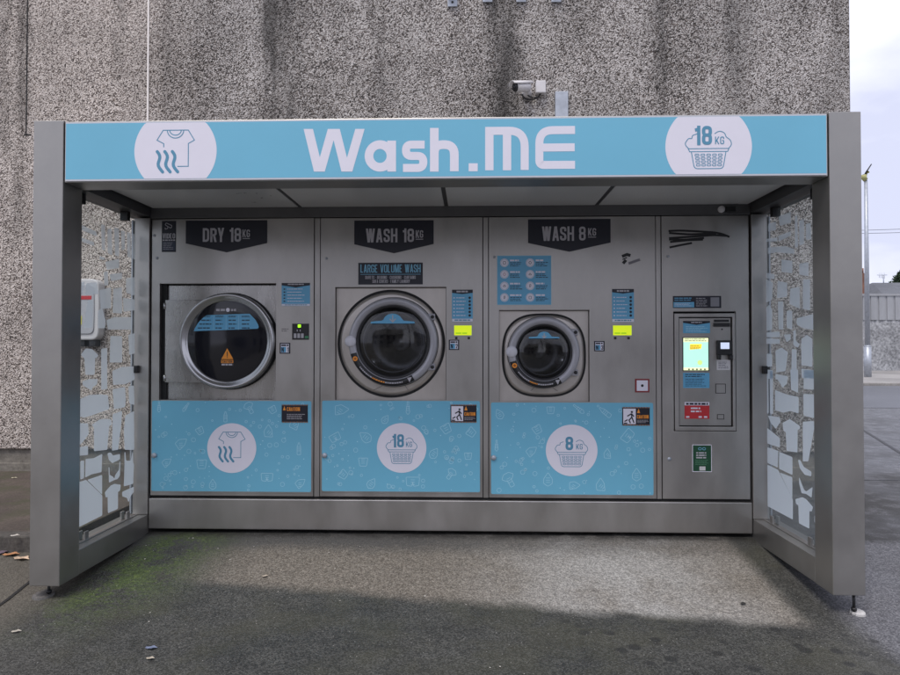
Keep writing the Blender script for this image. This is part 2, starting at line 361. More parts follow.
# ------------------------------------------------------------------ stroke lettering (condensed signwriter's capitals)
def fillet(pts, r, closed=False, n=5):
    P = [Vector(p) for p in pts]; out = []; N = len(P)
    for i in range(N):
        if not closed and i in (0, N-1): out.append(P[i]); continue
        a, b, c = P[i-1], P[i], P[(i+1) % N]; d1 = (a-b); d2 = (c-b); rr = min(r, d1.length*.5, d2.length*.5)
        p0 = b+d1.normalized()*rr; p2 = b+d2.normalized()*rr
        for k in range(n+1):
            t = k/n; out.append(p0*(1-t)**2+b*2*t*(1-t)+p2*t*t)
    return [(p.x, p.y) for p in out]
O4 = [(0,0),(1,0),(1,1),(0,1)]
GL = {  # width, [ (points, closed, rounded) ]
'A':(.40,[([(0,0),(.45,1)],0,3),([(1,0),(.55,1)],0,3),([(.2,.24),(.8,.24)],0,0)]), 'B':(.38,[([(0,0),(.7,0),(1,.12),(1,.40),(.75,.52),(0,.52)],1,0),([(0,.52),(.75,.52),(1,.64),(1,.88),(.7,1),(0,1)],1,0)]),
'C':(.40,[([(1,.68),(1,1),(0,1),(0,0),(1,0),(1,.32)],0,1)]), 'D':(.38,[([(0,0),(.6,0),(.9,.06),(1,.2),(1,.8),(.9,.94),(.6,1),(0,1)],1,0)]),
'E':(.34,[([(1,1),(0,1),(0,0),(1,0)],0,0),([(0,.5),(.85,.5)],0,0)]), 'F':(.34,[([(1,1),(0,1),(0,0)],0,0),([(0,.5),(.85,.5)],0,0)]),
'G':(.40,[([(1,.72),(1,1),(0,1),(0,0),(1,0),(1,.48),(.5,.48)],0,1)]), 'H':(.40,[([(0,0),(0,1)],0,0),([(1,0),(1,1)],0,0),([(0,.5),(1,.5)],0,0)]),
'I':(.0,[([(.5,0),(.5,1)],0,0)]), 'K':(.42,[([(0,0),(0,1)],0,0),([(.1,.3),(1,1)],0,3.5),([(1,0),(.3,.6)],0,3.6)]),
'L':(.33,[([(0,1),(0,0),(1,0)],0,0)]), 'M':(.54,[([(0,0),(0,1)],0,0),([(1,0),(1,1)],0,0),([(.5,0),(.06,1)],0,3),([(.5,0),(.94,1)],0,3)]), 'N':(.40,[([(0,0),(0,1)],0,0),([(1,0),(1,1)],0,0),([(.95,0),(.05,1)],0,3)]),
'O':(.40,[(O4,1,1)]), 'P':(.38,[([(0,0),(0,1),(.7,1),(1,.88),(1,.54),(.7,.42),(0,.42)],0,0)]), 'R':(.38,[([(0,0),(0,1),(.7,1),(1,.9),(1,.60),(.7,.48),(0,.48)],0,0),([(1,0),(.62,.5)],0,3.7)]),
'S':(.38,[([(1,.7),(1,1),(0,1),(0,.58),(1,.42),(1,0),(0,0),(0,.3)],0,1)]), 'T':(.38,[([(0,1),(1,1)],0,0),([(.5,0),(.5,1)],0,0)]),
'U':(.40,[([(0,1),(0,0),(1,0),(1,1)],0,1)]), 'V':(.40,[([(.45,0),(0,1)],0,3),([(.55,0),(1,1)],0,3)]), 'W':(.64,[([(.24,0),(0,1)],0,3),([(.28,0),(.47,1)],0,3),([(.72,0),(.53,1)],0,3),([(.76,0),(1,1)],0,3)]),
'Y':(.38,[([(.46,.4),(0,1)],0,3),([(.54,.4),(1,1)],0,3),([(.5,0),(.5,.5)],0,0)]), '1':(.17,[([(1,0),(1,1)],0,0),([(-.3,.84),(1,.90)],0,0)]),
'2':(.38,[([(0,.7),(0,1),(1,1),(1,.62),(0,.0),(1,0)],0,1)]), '3':(.38,[([(0,.72),(0,1),(1,1),(1,.52),(.4,.52)],0,1),([(.4,.52),(1,.52),(1,0),(0,0),(0,.28)],0,1)]),
'8':(.40,[([(0,0),(1,0),(1,.52),(0,.52)],1,1),([(0,.52),(1,.52),(1,1),(0,1)],1,1)]), '0':(.40,[(O4,1,1)]), '-':(.1,[([(0,.5),(1,.5)],0,0)]), '°':(.2,[([(0,.6),(1,.6),(1,1),(0,1)],1,1)]),
'X':(.42,[([(0,0),(1,1)],0,0),([(0,1),(1,0)],0,0)])}
def text(mb, s, x0, x1, z0, z1, y, m, t=.17, gap=.1, step=.00008):
    """write s inside the rectangle x0..x1, z0..z1 on the plane y, facing the viewer"""
    h = z1-z0; st = t*h; wd = 0
    for ch in s: wd += (.26 if ch == ' ' else (GL[ch][0]+t if ch != 'I' else t))+gap
    wd -= gap; k = (x1-x0)/(wd*h); x = x0; lay = 0
    for ch in s:
        if ch == ' ': x += (.26+gap)*h*k; continue
        w_, strokes = GL[ch]; gw = w_*h*k
        for pts, closed, rd in strokes:
            sw = st*min(1.1, max(.75, k)); yy = y-lay*step; lay = (lay+1) % 6
            if rd >= 3:                                       # slanted stroke cut level at both ends
                (u0, v0), (u1, v1) = pts; xa, xb = x+st*k/2+u0*gw, x+st*k/2+u1*gw; za, zb = z0+v0*h, z0+v1*h
                hw = sw/2*math.hypot(xb-xa, zb-za)/max(1e-6, abs(zb-za)); mb.add([(xa-hw, yy, za), (xa+hw, yy, za), (xb+hw, yy, zb), (xb-hw, yy, zb)], [(0,1,2,3)], m); continue
            P = [(x+st*k/2+u*gw, z0+st/2+v*(h-st)) for u, v in pts]
            if rd: P = fillet(P, (.45 if rd == 1 else .6)*max(gw, .01*h), closed)
            elif not closed and len(P) == 2 and pts[0][0] == pts[1][0]:
                P = [(P[0][0], P[0][1]-(st/2 if pts[0][1] == 0 else 0)), (P[1][0], P[1][1]+(st/2 if pts[1][1] == 1 else 0))]
            if not rd and not closed and len(P) > 2:      # square ends
                for e, f in ((0, 1), (-1, -2)):
                    if pts[e][0] == pts[f][0]: P[e] = (P[e][0], P[e][1]+math.copysign(st/2, P[e][1]-P[f][1]))
            mb.ribbon(P, sw, lambda a, b: (a, yy, b), m, closed)
        x += ((w_+t if ch != 'I' else t)+gap)*h*k
def lines(mb, x0, x1, z0, z1, n, y, m, rnd, ragged=.3, th=.35):       # print too small to read
    dz = (z1-z0)/n
    for k in range(n):
        z = z1-(k+.5)*dz; x = x0; e = x1-(x1-x0)*rnd.random()*ragged
        while x < e:
            w_ = dz*rnd.uniform(.8, 2.6); q = min(x+w_, e)
            mb.add([(x, y, z-dz*th/2), (q, y, z-dz*th/2), (q, y, z+dz*th/2), (x, y, z+dz*th/2)], [(0,1,2,3)], m); x = q+dz*.3
def quad(mb, x0, x1, z0, z1, y, m): mb.add([(x0,y,z0),(x1,y,z0),(x1,y,z1),(x0,y,z1)], [(0,1,2,3)], m)
def icon(mb, pts, cx, cz, s, y, w, m, closed=False, r=0):
    P = [(cx+a*s, cz+b*s) for a, b in pts]
    if r: P = fillet(P, r*s, closed)
    mb.ribbon(P, w, lambda a, b: (a, y, b), m, closed)
def shirt_icon(mb, cx, cz, s, y, m):
    lw = .022*s
    icon(mb, [(-.285,.114),(-.285,.2),(-.449,.286),(-.3,.523),(.31,.523),(.46,.28),(.314,.2),(.314,-.349),(.05,-.349)], cx, cz, s, y, lw, m)
    for sy in (0, 1):
        q = .20-.06*sy; icon(mb, [(q*math.cos(math.pi*(1+k/12)), .523+(.19-.07*sy)*math.sin(math.pi*(1+k/12))) for k in range(13)], cx, cz, s, y-.0002, lw, m)
    for k in range(3):
        P = [(-.45+.183*k+.045*math.sin(t*2.1*math.pi/10+.2)+.012*t, .01-.049*t) for t in range(11)]
        icon(mb, P, cx, cz, s, y-.0003, .075*s, m)
        for e in (0, -1): mb.disc(cx+P[e][0]*s, cz+P[e][1]*s, y-.0004, .0375*s, m, 12)
def basket_icon(mb, cx, cz, s, y, m, num):
    lw = .02*s
    icon(mb, [(-.47,-.05),(.47,-.05),(.44,-.12),(-.44,-.12)], cx, cz, s, y, lw, m, True)
    icon(mb, [(-.40,-.12),(-.33,-.52),(.33,-.52),(.40,-.12)], cx, cz, s, y-.0001, lw, m, False, .08)
    icon(mb, [(-.46,-.05),(-.56,.06),(-.46,.2),(-.38,.18),(-.38,.26),(-.26,.3)], cx, cz, s, y-.0002, lw, m, False, .12)
    icon(mb, [(.14,.3),(.26,.37),(.38,.31),(.40,.22),(.50,.16),(.54,.04),(.46,-.05)], cx, cz, s, y-.0002, lw, m, False, .1)
    for r_ in range(4):
        for c_ in range(5):
            u = -.27+.135*c_*(1-.03*r_)+.01*r_; v = -.20-.078*r_
            icon(mb, [(u-.045,v-.022),(u+.045,v-.022),(u+.045,v+.022),(u-.045,v+.022)], cx, cz, s, y-.0003, lw*.8, m, True, .02)
    X = lambda a: cx+a*s; Z = lambda a: cz+a*s
    if num == '18': text(mb, '18', X(-.33), X(.08), Z(.03), Z(.49), y-.0004, m, .2, .09)
    else: text(mb, '8', X(-.20), X(.05), Z(.02), Z(.47), y-.0004, m, .2, .09)
    text(mb, 'KG', X(.15), X(.36), Z(.05), Z(.23), y-.0004, m, .13, .12)

# ------------------------------------------------------------------ terrain
def gz(x, y):
    f = -.076-.0072*min(max(x, 0), 4.3)
    if y < -5: return f-.08
    if y < 0: return f+.016*y
    if y < .97: return f+(.018-f)*y/.97
    if y < 2: return .018+.017*(y-.97)/1.03
    return .035
mb = MB()
xs = [-400,-60,-12]+[-6+.5*k for k in range(29)]+[14,40,120,400]
ys = [-400,-60,-12,-5,-4,-3,-2,-1.5,-1,-.5,0,.1,.2,.4,.6,.8,.97,1.2,2,3,5,10,30,100,600]
V = [(x, y, gz(x, y)) for y in ys for x in xs]; n = len(xs)
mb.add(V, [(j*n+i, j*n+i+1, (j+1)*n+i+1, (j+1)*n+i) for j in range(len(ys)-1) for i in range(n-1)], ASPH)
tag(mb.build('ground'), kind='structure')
# raised pavement along the building, left of the kiosk
ky = .62
mb = MB(); mb.box(-9, -.22, ky+.11, WY+.3, -.3, .082, PAVE); tag(mb.build('pavement', bevel=.004), kind='structure')
mb = MB()
for k in range(10): mb.box(-.22-.9*(k+1), -.225-.9*k, ky, ky+.108, -.3, .086, KERB)
tag(mb.build('kerb', bevel=.012), kind='structure')
# joint in the ground at the left and patch seam at the right
def strip(name, a, b, wd, m, dz=.004):
    a = Vector(a); b = Vector(b); d = (b-a).normalized(); q = Vector((-d.y, d.x))*wd/2; N = 24; vs = []
    for k in range(N+1):
        p = a.lerp(b, k/N); j = R.uniform(-.25, .25)*wd*.4
        for s_ in (1, -1): c = p+q*s_+q*j/wd; vs.append((c.x, c.y, gz(c.x, c.y)+dz))
    m_ = MB(); m_.add(vs, [(2*k, 2*k+1, 2*k+3, 2*k+2) for k in range(N)], m); return tag(m_.build(name), kind='structure')
TAR = mat('tar_joint', (.012,.012,.012), .6)
TARG = mat('worn_tar_joint', (.045,.045,.05), .6)
p0, p1 = atg(0, 602, -.06), atg(33, 580, -.055)
strip('ground_joint', Vector(p0)*1.0-(Vector(p1)-Vector(p0))*3, Vector(p1)+(Vector(p1)-Vector(p0))*.4, .018, TAR)
a0 = atg(860, 480, .035); b0 = atg(905, 480.5, .035); strip('ground_joint', a0, b0, .018, TARG)
a1 = Vector(atg(862, 429.5, .035)); b1 = Vector(atg(902, 454, .035)); strip('ground_joint', a1-(b1-a1)*1, b1+(b1-a1)*1.5, .04, TARG)
# far road and footpath
def gy(py, z=.035): return atg(880, py, z)[1]
mb = MB(); quadz = lambda m_, x0, x1, y0, y1, z, mm: m_.add([(x0,y0,z),(x1,y0,z),(x1,y1,z),(x0,y1,z)], [(0,1,2,3)], mm)
quadz(mb, -60, 160, gy(408), gy(386), .039, FROAD); tag(mb.build('road'), kind='structure')
mb = MB(); mb.box(-60, 160, gy(385.6), gy(386)+12, -.2, .13, FPATH); tag(mb.build('far_footpath', bevel=.03), kind='structure')

# ------------------------------------------------------------------ pebbledash building behind the kiosk
BX1 = at(850.5, 60, WY)[0]; BX0 = -9.5; BZ = 6.2; pz = at(30, 449.5, WY)[1]
bld = thing('pebbledash_building', (-2, WY+4, .035), 'tall grey and beige pebbledash building wall with dark water streaks behind the kiosk', 'building')
mb = MB(); mb.box(BX0, BX1, WY, WY+9, pz, BZ, PEB); mb.build('wall', bld, bevel=.012, seg=1)
mb = MB(); mb.box(BX0, BX1-.03, WY+.035, WY+8.9, -.2, pz-.001, PLIN); mb.box(BX0, BX1-.025, WY+.02, WY+.034, -.2, pz-.13, PLIN); mb.build('plinth', bld, bevel=.01)
mb = MB(); mb.box(BX0-.1, BX1+.1, WY-.1, WY+9.1, BZ, BZ+.15, PLIN); mb.build('coping', bld, bevel=.01)
xs_ = at(148.2, 60, WY)[0]; mb = MB(); mb.box(xs_-.007, xs_+.009, WY-.008, WY-.0005, pz+.02, BZ-.01, mat('white_paint_strip', rgb(232,226,222), .6)); mb.build('cover_strip', bld)
xj = at(27, 60, WY)[0]; zj = at(27, 134, WY)[1]; mb = MB(); mb.box(xj-.005, xj+.005, WY-.004, WY-.0005, zj, BZ-.01, BLACK); mb.box(xj-.02, xj+.05, WY-.004, WY-.0006, zj-.012, zj-.001, BLACK); mb.build('expansion_joint', bld)

# ------------------------------------------------------------------ laundry kiosk
W_, PW, PD, HB, SILL, D, ZT, ZP, H = 4.296, .161, .1775, 2.12, .138, .972, 2.113, .249, 2.45
kiosk = thing('laundry_kiosk', (W_/2, D, -.03), 'grey metal self service laundry kiosk with blue and white header sign and glass sides', 'kiosk')
for sx in (0, 1):
    x0 = 0 if not sx else W_-PW
    p = MB().box(x0, x0+PW, 0, PD, 0, H, FRAME).build('post', kiosk, bevel=.004)
    fx = at(49 if not sx else 851, 588, .06)[0]; fy = .06 if not sx else .035; mb = MB()
    g_ = gz(fx, fy); mb.tube([(fx, fy, g_+.006), (fx, fy, .004)], .0075, RUBBER)
    mb.tube([(fx, fy, g_+.030), (fx, fy, g_+.016)], .014, RUBBER)
    cc = (fx-.028 if not sx else fx+.02, fy); rx_, ry_ = (.048, .055) if not sx else (.032, .036)
    V0 = [(cc[0]+rx_*math.cos(t*math.pi/12)*(1+.12*math.sin(3*t)), cc[1]+ry_*math.sin(t*math.pi/12)) for t in range(24)]
    mb.add([(a, b, gz(a, b)+.010) for a, b in V0]+[(a*1.0+(a-cc[0])*.08, b+(b-cc[1])*.08, gz(a, b)-.01) for a, b in V0],
           [tuple(range(24))]+[(k, k+24, (k+1) % 24+24, (k+1) % 24) for k in range(24)], mat('worn_white_foot', (.45,.44,.43), .5, var=.3, vscale=40) if sx else mat('dull_white_foot', (.12,.115,.11), .6, var=.4, vscale=40))
    mb.build('foot', p)
    # small blind hole / bolt row
# header
EDGE = mat('pale_header_edge', rgb(196,198,204), .4, .3)
mb = MB(); mb.box(PW+.004, W_-PW-.004, .006, PD, HB, H-.006, FRAME)
head = mb.build('header_beam', kiosk, bevel=.003)
hx0, hx1, hz0, hz1 = PW+.012, W_-PW-.012, HB+.006, H-.012
mb = MB(); mb.box(hx0, hx1, .0, .0055, hz0, hz1, EDGE)
quad(mb, hx0+.002, hx1-.002, hz0+.009, hz1-.007, -.0004, BLUE)
sign = mb.build('sign_panel', kiosk)
for (px, py) in ((175.5, 151), (708.5, 146.5)):
    mb = MB(); c = at(px, py, 0); r = .219; mb.disc(c[0], c[1], -.0009, r, WHITE, 96, (hz0+.0095, hz1-.0075))
    if px < 400: shirt_icon(mb, c[0], c[1]-.005, r, -.0013, BLUED)
    else: basket_icon(mb, c[0], c[1], r, -.0013, BLUED, '18')
    mb.build('roundel', sign)
mb = MB()
def hz(u, v, y=-.0009): a = at(300+u/3, v/3, 0); return (a[0], y, a[1])
def LG(pts, wz, y, closed=False, r=0):
    P = fillet(pts, r, closed, 8) if r else pts
    mb.ribbon(P, wz, lambda a, b: hz(a, b, y), WHITE, closed)
def clipz(pts): return pts
def LS(x0, x1, hw, y): mb.add([hz(x0-hw,515,y), hz(x0+hw,515,y), hz(x1+hw,387,y), hz(x1-hw,387,y)], [(0,1,2,3)], WHITE)
LS(56, 25, 14, -.0009); LS(61, 97, 13.5, -.00098); LS(138, 106, 13.5, -.00106); LS(143, 180, 14, -.00114)
LG([(240+33*math.cos(k*math.pi/20), 468+34*math.sin(k*math.pi/20)) for k in range(40)], 26, -.0009, True); LG([(275,422),(275,515)], 26, -.00098)
LG([(374,434),(318,434),(318,468),(370,468),(370,504),(309,504)], 24, -.0009, False, 22)
LG([(403,384),(403,515)], 26, -.0009); LG([(403,485),(403,434),(463,434),(463,514)], 26, -.00098, False, 40)
LG([(506,502),(533,502)], 24, -.0009)
LG([(568,511),(568,381)], 25, -.0009); LG([(557,393),(674,392),(674,510)], 24, -.00098, False, 48); LG([(621,511),(621,400)], 25, -.00106)
LG([(825,390),(718,391),(718,470)], 24, -.0009, False, 48); LG([(718,452),(718,495),(825,494.5)], 24, -.00098, False, 14); LG([(722,443),(824,442)], 24, -.00106)
mb.build('lettering', sign)
# roof, ceiling, beams
MB().box(.02, W_-.02, PD+.001, 2.45, 2.215, 2.40, FRAME).build('roof', kiosk, bevel=.004)
zc = 2.185; sx_ = [PW+.004]+[at(p, q, .6)[0] for p, q in ((285,200),(444,200),(608,197))]+[W_-PW-.004]
for k in range(4):
    mb = MB(); mb.box(sx_[k]+.013, sx_[k+1]-.013, PD+.004, D-.012, zc, zc+.02, CEIL); mb.build('ceiling_panel', kiosk, bevel=.002)
for k in (1,2,3): MB().box(sx_[k]-.0125, sx_[k]+.0125, PD+.004, D-.012, zc+.004, zc+.02, FRAMED).build('ceiling_seam', kiosk)
for x0, x1 in ((.004, PW-.002), (W_-PW+.002, W_-.004)):
    MB().box(x0, x1, PD+.001, D+.3, HB+.008, 2.21, FRAMED).build('side_beam', kiosk, bevel=.003)
mb = MB(); mb.box(PW, W_-PW, D-.01, D+.06, ZT+.004, zc+.028, mat('rear_beam_metal', (.12,.12,.125), .4, .5, var=.08)); mb.build('rear_beam', kiosk, bevel=.003)
mb = MB(); c = at(721, 209.5, D-.01); mb.lathe(c[0], c[1], D-.0101, [(.022,0),(.022,.012),(.017,.018),(0,.02)], WPLAS, 20); c = at(730, 209.5, D-.01)
mb.box(c[0]-.03, c[0]+.03, D-.03, D-.0102, c[1]-.017, c[1]+.017, RUBBER); mb.build('light_sensor', kiosk, bevel=.002)
# side walls: sill, glass, rear column, clamps
CLST = mat('clamp_steel', (.35,.34,.33), .3, .8)
for sx in (0, 1):
    X = (lambda v: v) if not sx else (lambda v: W_-v)
    def bx(m_, a, b, *r): m_.box(min(X(a), X(b)), max(X(a), X(b)), *r)
    mb = MB(); bx(mb, .004, PW-.001, PD+.001, D-.002, .002, SILL, FRAME); bx(mb, .086, .1, PD+.001, D-.03, SILL, SILL+.006, FRAME); mb.build('sill', kiosk, bevel=.003)
    mb = MB(); bx(mb, .055, PW-.001, D-.018, D+.06, SILL+.002, HB-.002, FASCIA); mb.build('rear_column', kiosk, bevel=.003)
    mb = MB(); bx(mb, .044, .053, D-.03, D+.02, SILL+.01, HB-.02, GALV); mb.build('edge_trim', kiosk)
    gx = .070
    mb = MB(); bx(mb, gx-.005, gx+.005, PD-.02, D-.03, SILL+.012, HB-.004, GLASSH if sx else GLASS); gp = mb.build('glass_panel', kiosk)
    # frosted washing-line film on the inner face of the pane
    if not sx:
        polys = [((440),s) for s in ([(70,145),(95,140),(95,255),(70,265)],[(108,130),(160,125),(215,97),(210,215),(150,228),(105,250)],
            [(255,90),(275,85),(290,105),(335,95),(335,130),(285,155),(262,130)],[(370,85),(375,85),(380,140),(410,140),(420,85),(424,85),(425,150),(430,165),(425,290),(365,305),(370,170)],
            [(263,185),(268,185),(270,235),(290,245),(300,260),(305,235),(330,200),(333,150),(337,150),(335,240),(320,262),(300,268),(265,285)],
            [(300,300),(340,305),(335,345),(322,350),(322,460),(258,488),(256,380),(245,390),(237,355),(275,310)],[(355,350),(435,315),(435,350),(410,375),(395,418),(385,390),(355,380)],
            [(50,294),(110,275),(213,375),(213,505),(50,586)],[(120,270),(215,237),(215,365)])]
        polys += [(360,s) for s in ([(212,-70),(250,-75),(250,190),(212,195)],[(290,75),(350,50),(435,45),(435,130),(375,160),(295,165)],[(85,145),(130,130),(185,130),(180,165),(150,185),(145,205),(90,170)],
            [(62,270),(130,240),(205,235),(250,240),(260,330),(150,370),(100,385),(62,375)],[(290,200),(370,185),(375,270),(370,315),(300,330)],[(395,180),(430,175),(435,300),(400,290)],
            [(150,440),(200,405),(240,400),(275,405),(280,440),(262,445),(250,600),(165,608),(165,455)],[(290,370),(350,350),(345,430),(325,600),(285,605)],[(375,380),(430,350),(435,600),(370,600),(365,470)],
            [(62,430),(120,430),(125,500),(80,560),(62,570)],[(62,590),(120,580),(120,640),(62,645)],[(75,-35),(110,-75),(150,-70),(190,-30),(175,-10),(168,-15),(165,95),(105,95),(100,-10)])]
        polys += [(270,s) for s in ([(110,90),(180,85),(190,160),(105,165)],[(120,210),(155,200),(150,385),(90,390)],[(200,140),(275,120),(275,255),(210,260)],[(295,130),(350,120),(350,290),(290,285)],
            [(360,190),(435,200),(435,270),(365,280)],[(230,15),(255,10),(258,100),(232,105)],[(380,60),(435,50),(435,170),(380,150)],[(250,340),(300,320),(410,320),(415,400),(260,400)],
            [(275,450),(350,450),(350,620),(270,620)],[(190,280),(215,260),(240,340),(235,390),(190,390)],[(395,440),(435,430),(435,560),(400,570)],[(62,90),(100,80),(85,160),(62,165)],[(270,30),(350,20),(350,60),(280,75)])]
        polys += [(185,s) for s in ([(62,260),(120,290),(175,315),(180,345),(120,320),(62,295)],[(62,350),(120,370),(160,385),(160,410),(62,375)],[(210,270),(235,275),(235,440),(215,430)],[(255,300),(280,300),(285,470),(255,455)],
            [(300,290),(330,300),(330,480),(305,470)],[(345,310),(370,315),(370,430),(350,440)],[(385,320),(410,330),(410,490),(388,480)],[(420,330),(436,335),(436,500),(422,490)],[(240,520),(330,500),(330,560),(250,570)],[(200,480),(235,490),(235,505),(200,500)])]
        o = 70
    else:
        polys = [(450,s) for s in ([(70,100),(155,140),(250,330),(250,460),(70,365)],[(170,155),(250,185),(250,320)],[(165,15),(250,50),(250,165),(165,125)],[(292,70),(305,68),(330,115),(378,145),(378,175),(335,165),(305,125)],
            [(300,185),(330,265),(345,280),(385,250),(380,320),(345,295),(315,290),(300,225)],[(275,335),(320,322),(345,335),(388,385),(380,415),(365,410),(365,525),(298,490),(295,375),(280,365)],[(402,440),(415,450),(415,500),(402,490)])]
        polys += [(370,s) for s in ([(70,10),(90,12),(92,285),(70,285)],[(100,12),(120,15),(122,290),(102,288)],[(150,60),(215,60),(215,90),(185,120),(170,90)],[(140,140),(220,170),(290,185),(290,290),(240,275),(190,285),(140,270)],[(240,0),(290,0),(290,150),(245,130)],
            [(330,5),(400,5),(400,130),(330,125)],[(330,165),(415,170),(415,325),(330,305)],[(190,360),(235,335),(300,380),(300,400),(285,405),(285,550),(215,540),(210,420),(195,410)],[(90,310),(165,320),(170,350),(140,395),(110,360)],
            [(70,390),(165,460),(165,520),(70,490)],[(325,355),(395,350),(400,380),(360,610),(325,610)],[(72,520),(155,548),(152,655),(72,620)],[(405,380),(415,380),(415,540),(405,530)])]
        polys += [(280,s) for s in ([(70,190),(95,170),(115,200),(115,330),(70,340)],[(155,150),(190,150),(190,330),(160,330)],[(215,210),(250,210),(250,330),(215,320)],[(285,260),(400,230),(400,335),(330,325),(285,300)],[(240,60),(300,50),(300,190),(235,160)],
            [(325,0),(370,0),(370,200),(325,190)],[(70,0),(120,20),(115,130),(75,150)],[(70,355),(165,350),(165,385),(70,385)],[(70,395),(165,400),(165,430),(70,430)],[(195,370),(240,365),(240,400),(215,420)],[(260,345),(275,340),(275,410),(300,430),(290,455),(260,440)],
            [(315,400),(350,375),(385,400),(385,580),(315,570)],[(140,480),(180,460),(220,490),(205,610),(145,620)],[(250,470),(280,475),(280,675),(245,675)],[(75,500),(115,500),(115,580),(78,585)],[(72,605),(120,610),(120,665),(72,665)],[(315,600),(395,610),(395,665),(318,660)],
            [(155,10),(215,20),(215,110),(150,120)],[(140,635),(220,650),(220,670),(140,670)])]
        polys += [(190,s) for s in ([(160,310),(240,280),(240,310),(160,345)],[(80,330),(150,320),(150,345),(80,350)],[(90,390),(200,380),(260,400),(260,430),(150,420),(90,430)],[(270,180),(285,175),(290,380),(270,385)],[(300,210),(330,200),(330,360),(300,370)],
            [(345,230),(375,225),(378,330),(345,335)],[(180,470),(250,480),(250,560),(180,550)],[(300,500),(360,490),(360,580),(300,570)],[(80,560),(130,570),(130,600),(80,595)],[(90,230),(140,215),(140,270),(90,280)],[(160,180),(240,150),(240,220),(170,240)])]
        o = 755
    mb = MB()
    for k, (oy, pl) in enumerate(polys):
        P = [atx(o+u/6.75, oy+v/6.75, X(gx+.0058)) for u, v in pl]
        P = [(min(max(y, PD+.005), D-.04), min(max(z, SILL+.02), HB-.03)) for y, z in P]
        my, mz = sum(p[0] for p in P)/len(P), sum(p[1] for p in P)/len(P); P = [(my+(a-my)*1.06, mz+(b-mz)*1.05) for a, b in P]
        P = [(min(max(y, PD+.004), D-.035), min(z, HB-.03)) for y, z in P]; P = fillet(P, .009, True, 3); Q = []
        for p in P:
            if not Q or (abs(p[0]-Q[-1][0])+abs(p[1]-Q[-1][1])) > 1e-4: Q.append(p)
        xx = X(gx+.0058+.00003*(k % 3)); mb.add([(xx, y, z) for y, z in Q], [tuple(range(len(Q)))], FROST)
    mb.build('frosted_film', gp)
    for (px, py) in (((125, 517), (83, 541)) if not sx else ((775, 521), (813.5, 548))):
        y_, z_ = atx(px, py, X(gx)); mb = MB()
        y_ = max(y_, PD+.03)
        for q in (-.024, .012): bx(mb, gx+q, gx+q+.012, y_-.018, y_+.018, SILL+.001, SILL+.05, CLST)
        mb.build('glass_clamp', gp, bevel=.002)
    for y_ in (.30, .80):
        mb = MB(); bx(mb, gx-.022, gx+.03, y_-.018, y_+.018, HB-.05, HB+.008, RUBBER); mb.build('glass_clamp', gp, bevel=.003)
    mb = MB(); bx(mb, gx-.012, gx+.03, D-.05, D-.0185, 1.08, 1.13, RUBBER); mb.build('glass_clamp', gp, bevel=.004)
# cabinet shell, mullions, plinth
mb = MB(); mb.box(.05, .06, D+.07, 2.42, .04, 2.21, FASCIA); mb.box(W_-.06, W_-.05, D+.07, 2.42, .04, 2.21, FASCIA); mb.box(.05, W_-.05, 2.42, 2.44, .04, 2.21, FASCIA)
mb.box(.061, W_-.061, D+.06, 2.41, .045, .06, BLACK); mb.build('cabinet_shell', kiosk)
def cx_(px): return at(px, 350, D)[0]
def cz_(py, px=400): return at(px, py, D)[1]
XD = [cx_(151.2), cx_(313.6), cx_(320.4), cx_(482.6), cx_(489.0), cx_(655.8), cx_(662.0), cx_(749.3)]
for a, b in ((XD[1], XD[2]), (XD[3], XD[4]), (XD[5], XD[6])):
    MB().box(a+.005, b-.005, D+.003, D+.03, ZP+.012, ZT, FASCIA).build('mullion', kiosk, bevel=.002)
    MB().box(a-.03, b+.03, D+.034, D+.045, ZP, ZT+.003, BLACK).build('backing_strip', kiosk)
MB().box(PW+.002, W_-PW-.002, D-.012, D+.14, .043, ZP-.004, FASCIA).build('plinth', kiosk, bevel=.006)
MB().box(PW+.002, W_-PW-.002, D+.02, D+.14, ZP-.003, ZP+.02, BLACK).build('backing_strip', kiosk)

# ------------------------------------------------------------------ machines
def pxr(n): return n/151.4                     # photo pixels on the cabinet front -> metres
def T(px, py): return at(px, py, D)
def rect(a, b, c, d):                          # pixel box -> x0,x1,z0,z1 on the cabinet front
    p, q = T(a, b), T(c, d); return p[0], q[0], q[1], p[1]
YF = D                                         # fascia front plane
def fascia(root, x0, x1, hole):
    m_ = MB().frame((x0+.0, x1-.0, ZP+.014, ZT), hole, YF, YF+.028, FASCIA); return m_.build('fascia', root, bevel=.002)
def sticker(root, r, m, name='sticker', th=.0012):
    m_ = MB(); m_.box(r[0], r[1], YF-th, YF-.0001, r[2], r[3], m); return m_, YF-th-.0003
def chevron(root, px0, px1, top, side, tip, word, tx0, tx1, tz0, tz1, kx0, kx1):
    a = T(px0, top); b = T(px1, top); s_ = T(px0, side)[1]; t_ = T((px0+px1)/2, tip); mb = MB()
    mb.prism([(a[0], s_), (t_[0], t_[1]), (b[0], s_), (b[0], min(a[1], ZT-.004)), (a[0], min(a[1], ZT-.004))], YF-.0025, YF-.0001, NAVY)
    sg = mb.build('name_sign', root)
    q = rect(tx0, tz0, tx1, tz1); mb = MB(); text(mb, word, q[0], q[1], q[2], q[3], YF-.003, GREYT, .19, .1)
    q2 = rect(kx0, tz0+1.6, kx1, tz0+9.3); text(mb, 'KG', q2[0], q2[1], q2[2], q2[3], YF-.003, GREYT, .18, .12)
    quad(mb, q2[0], q2[1], q2[2]-.011, q2[2]-.006, YF-.003, GREYT); mb.build('lettering', sg)
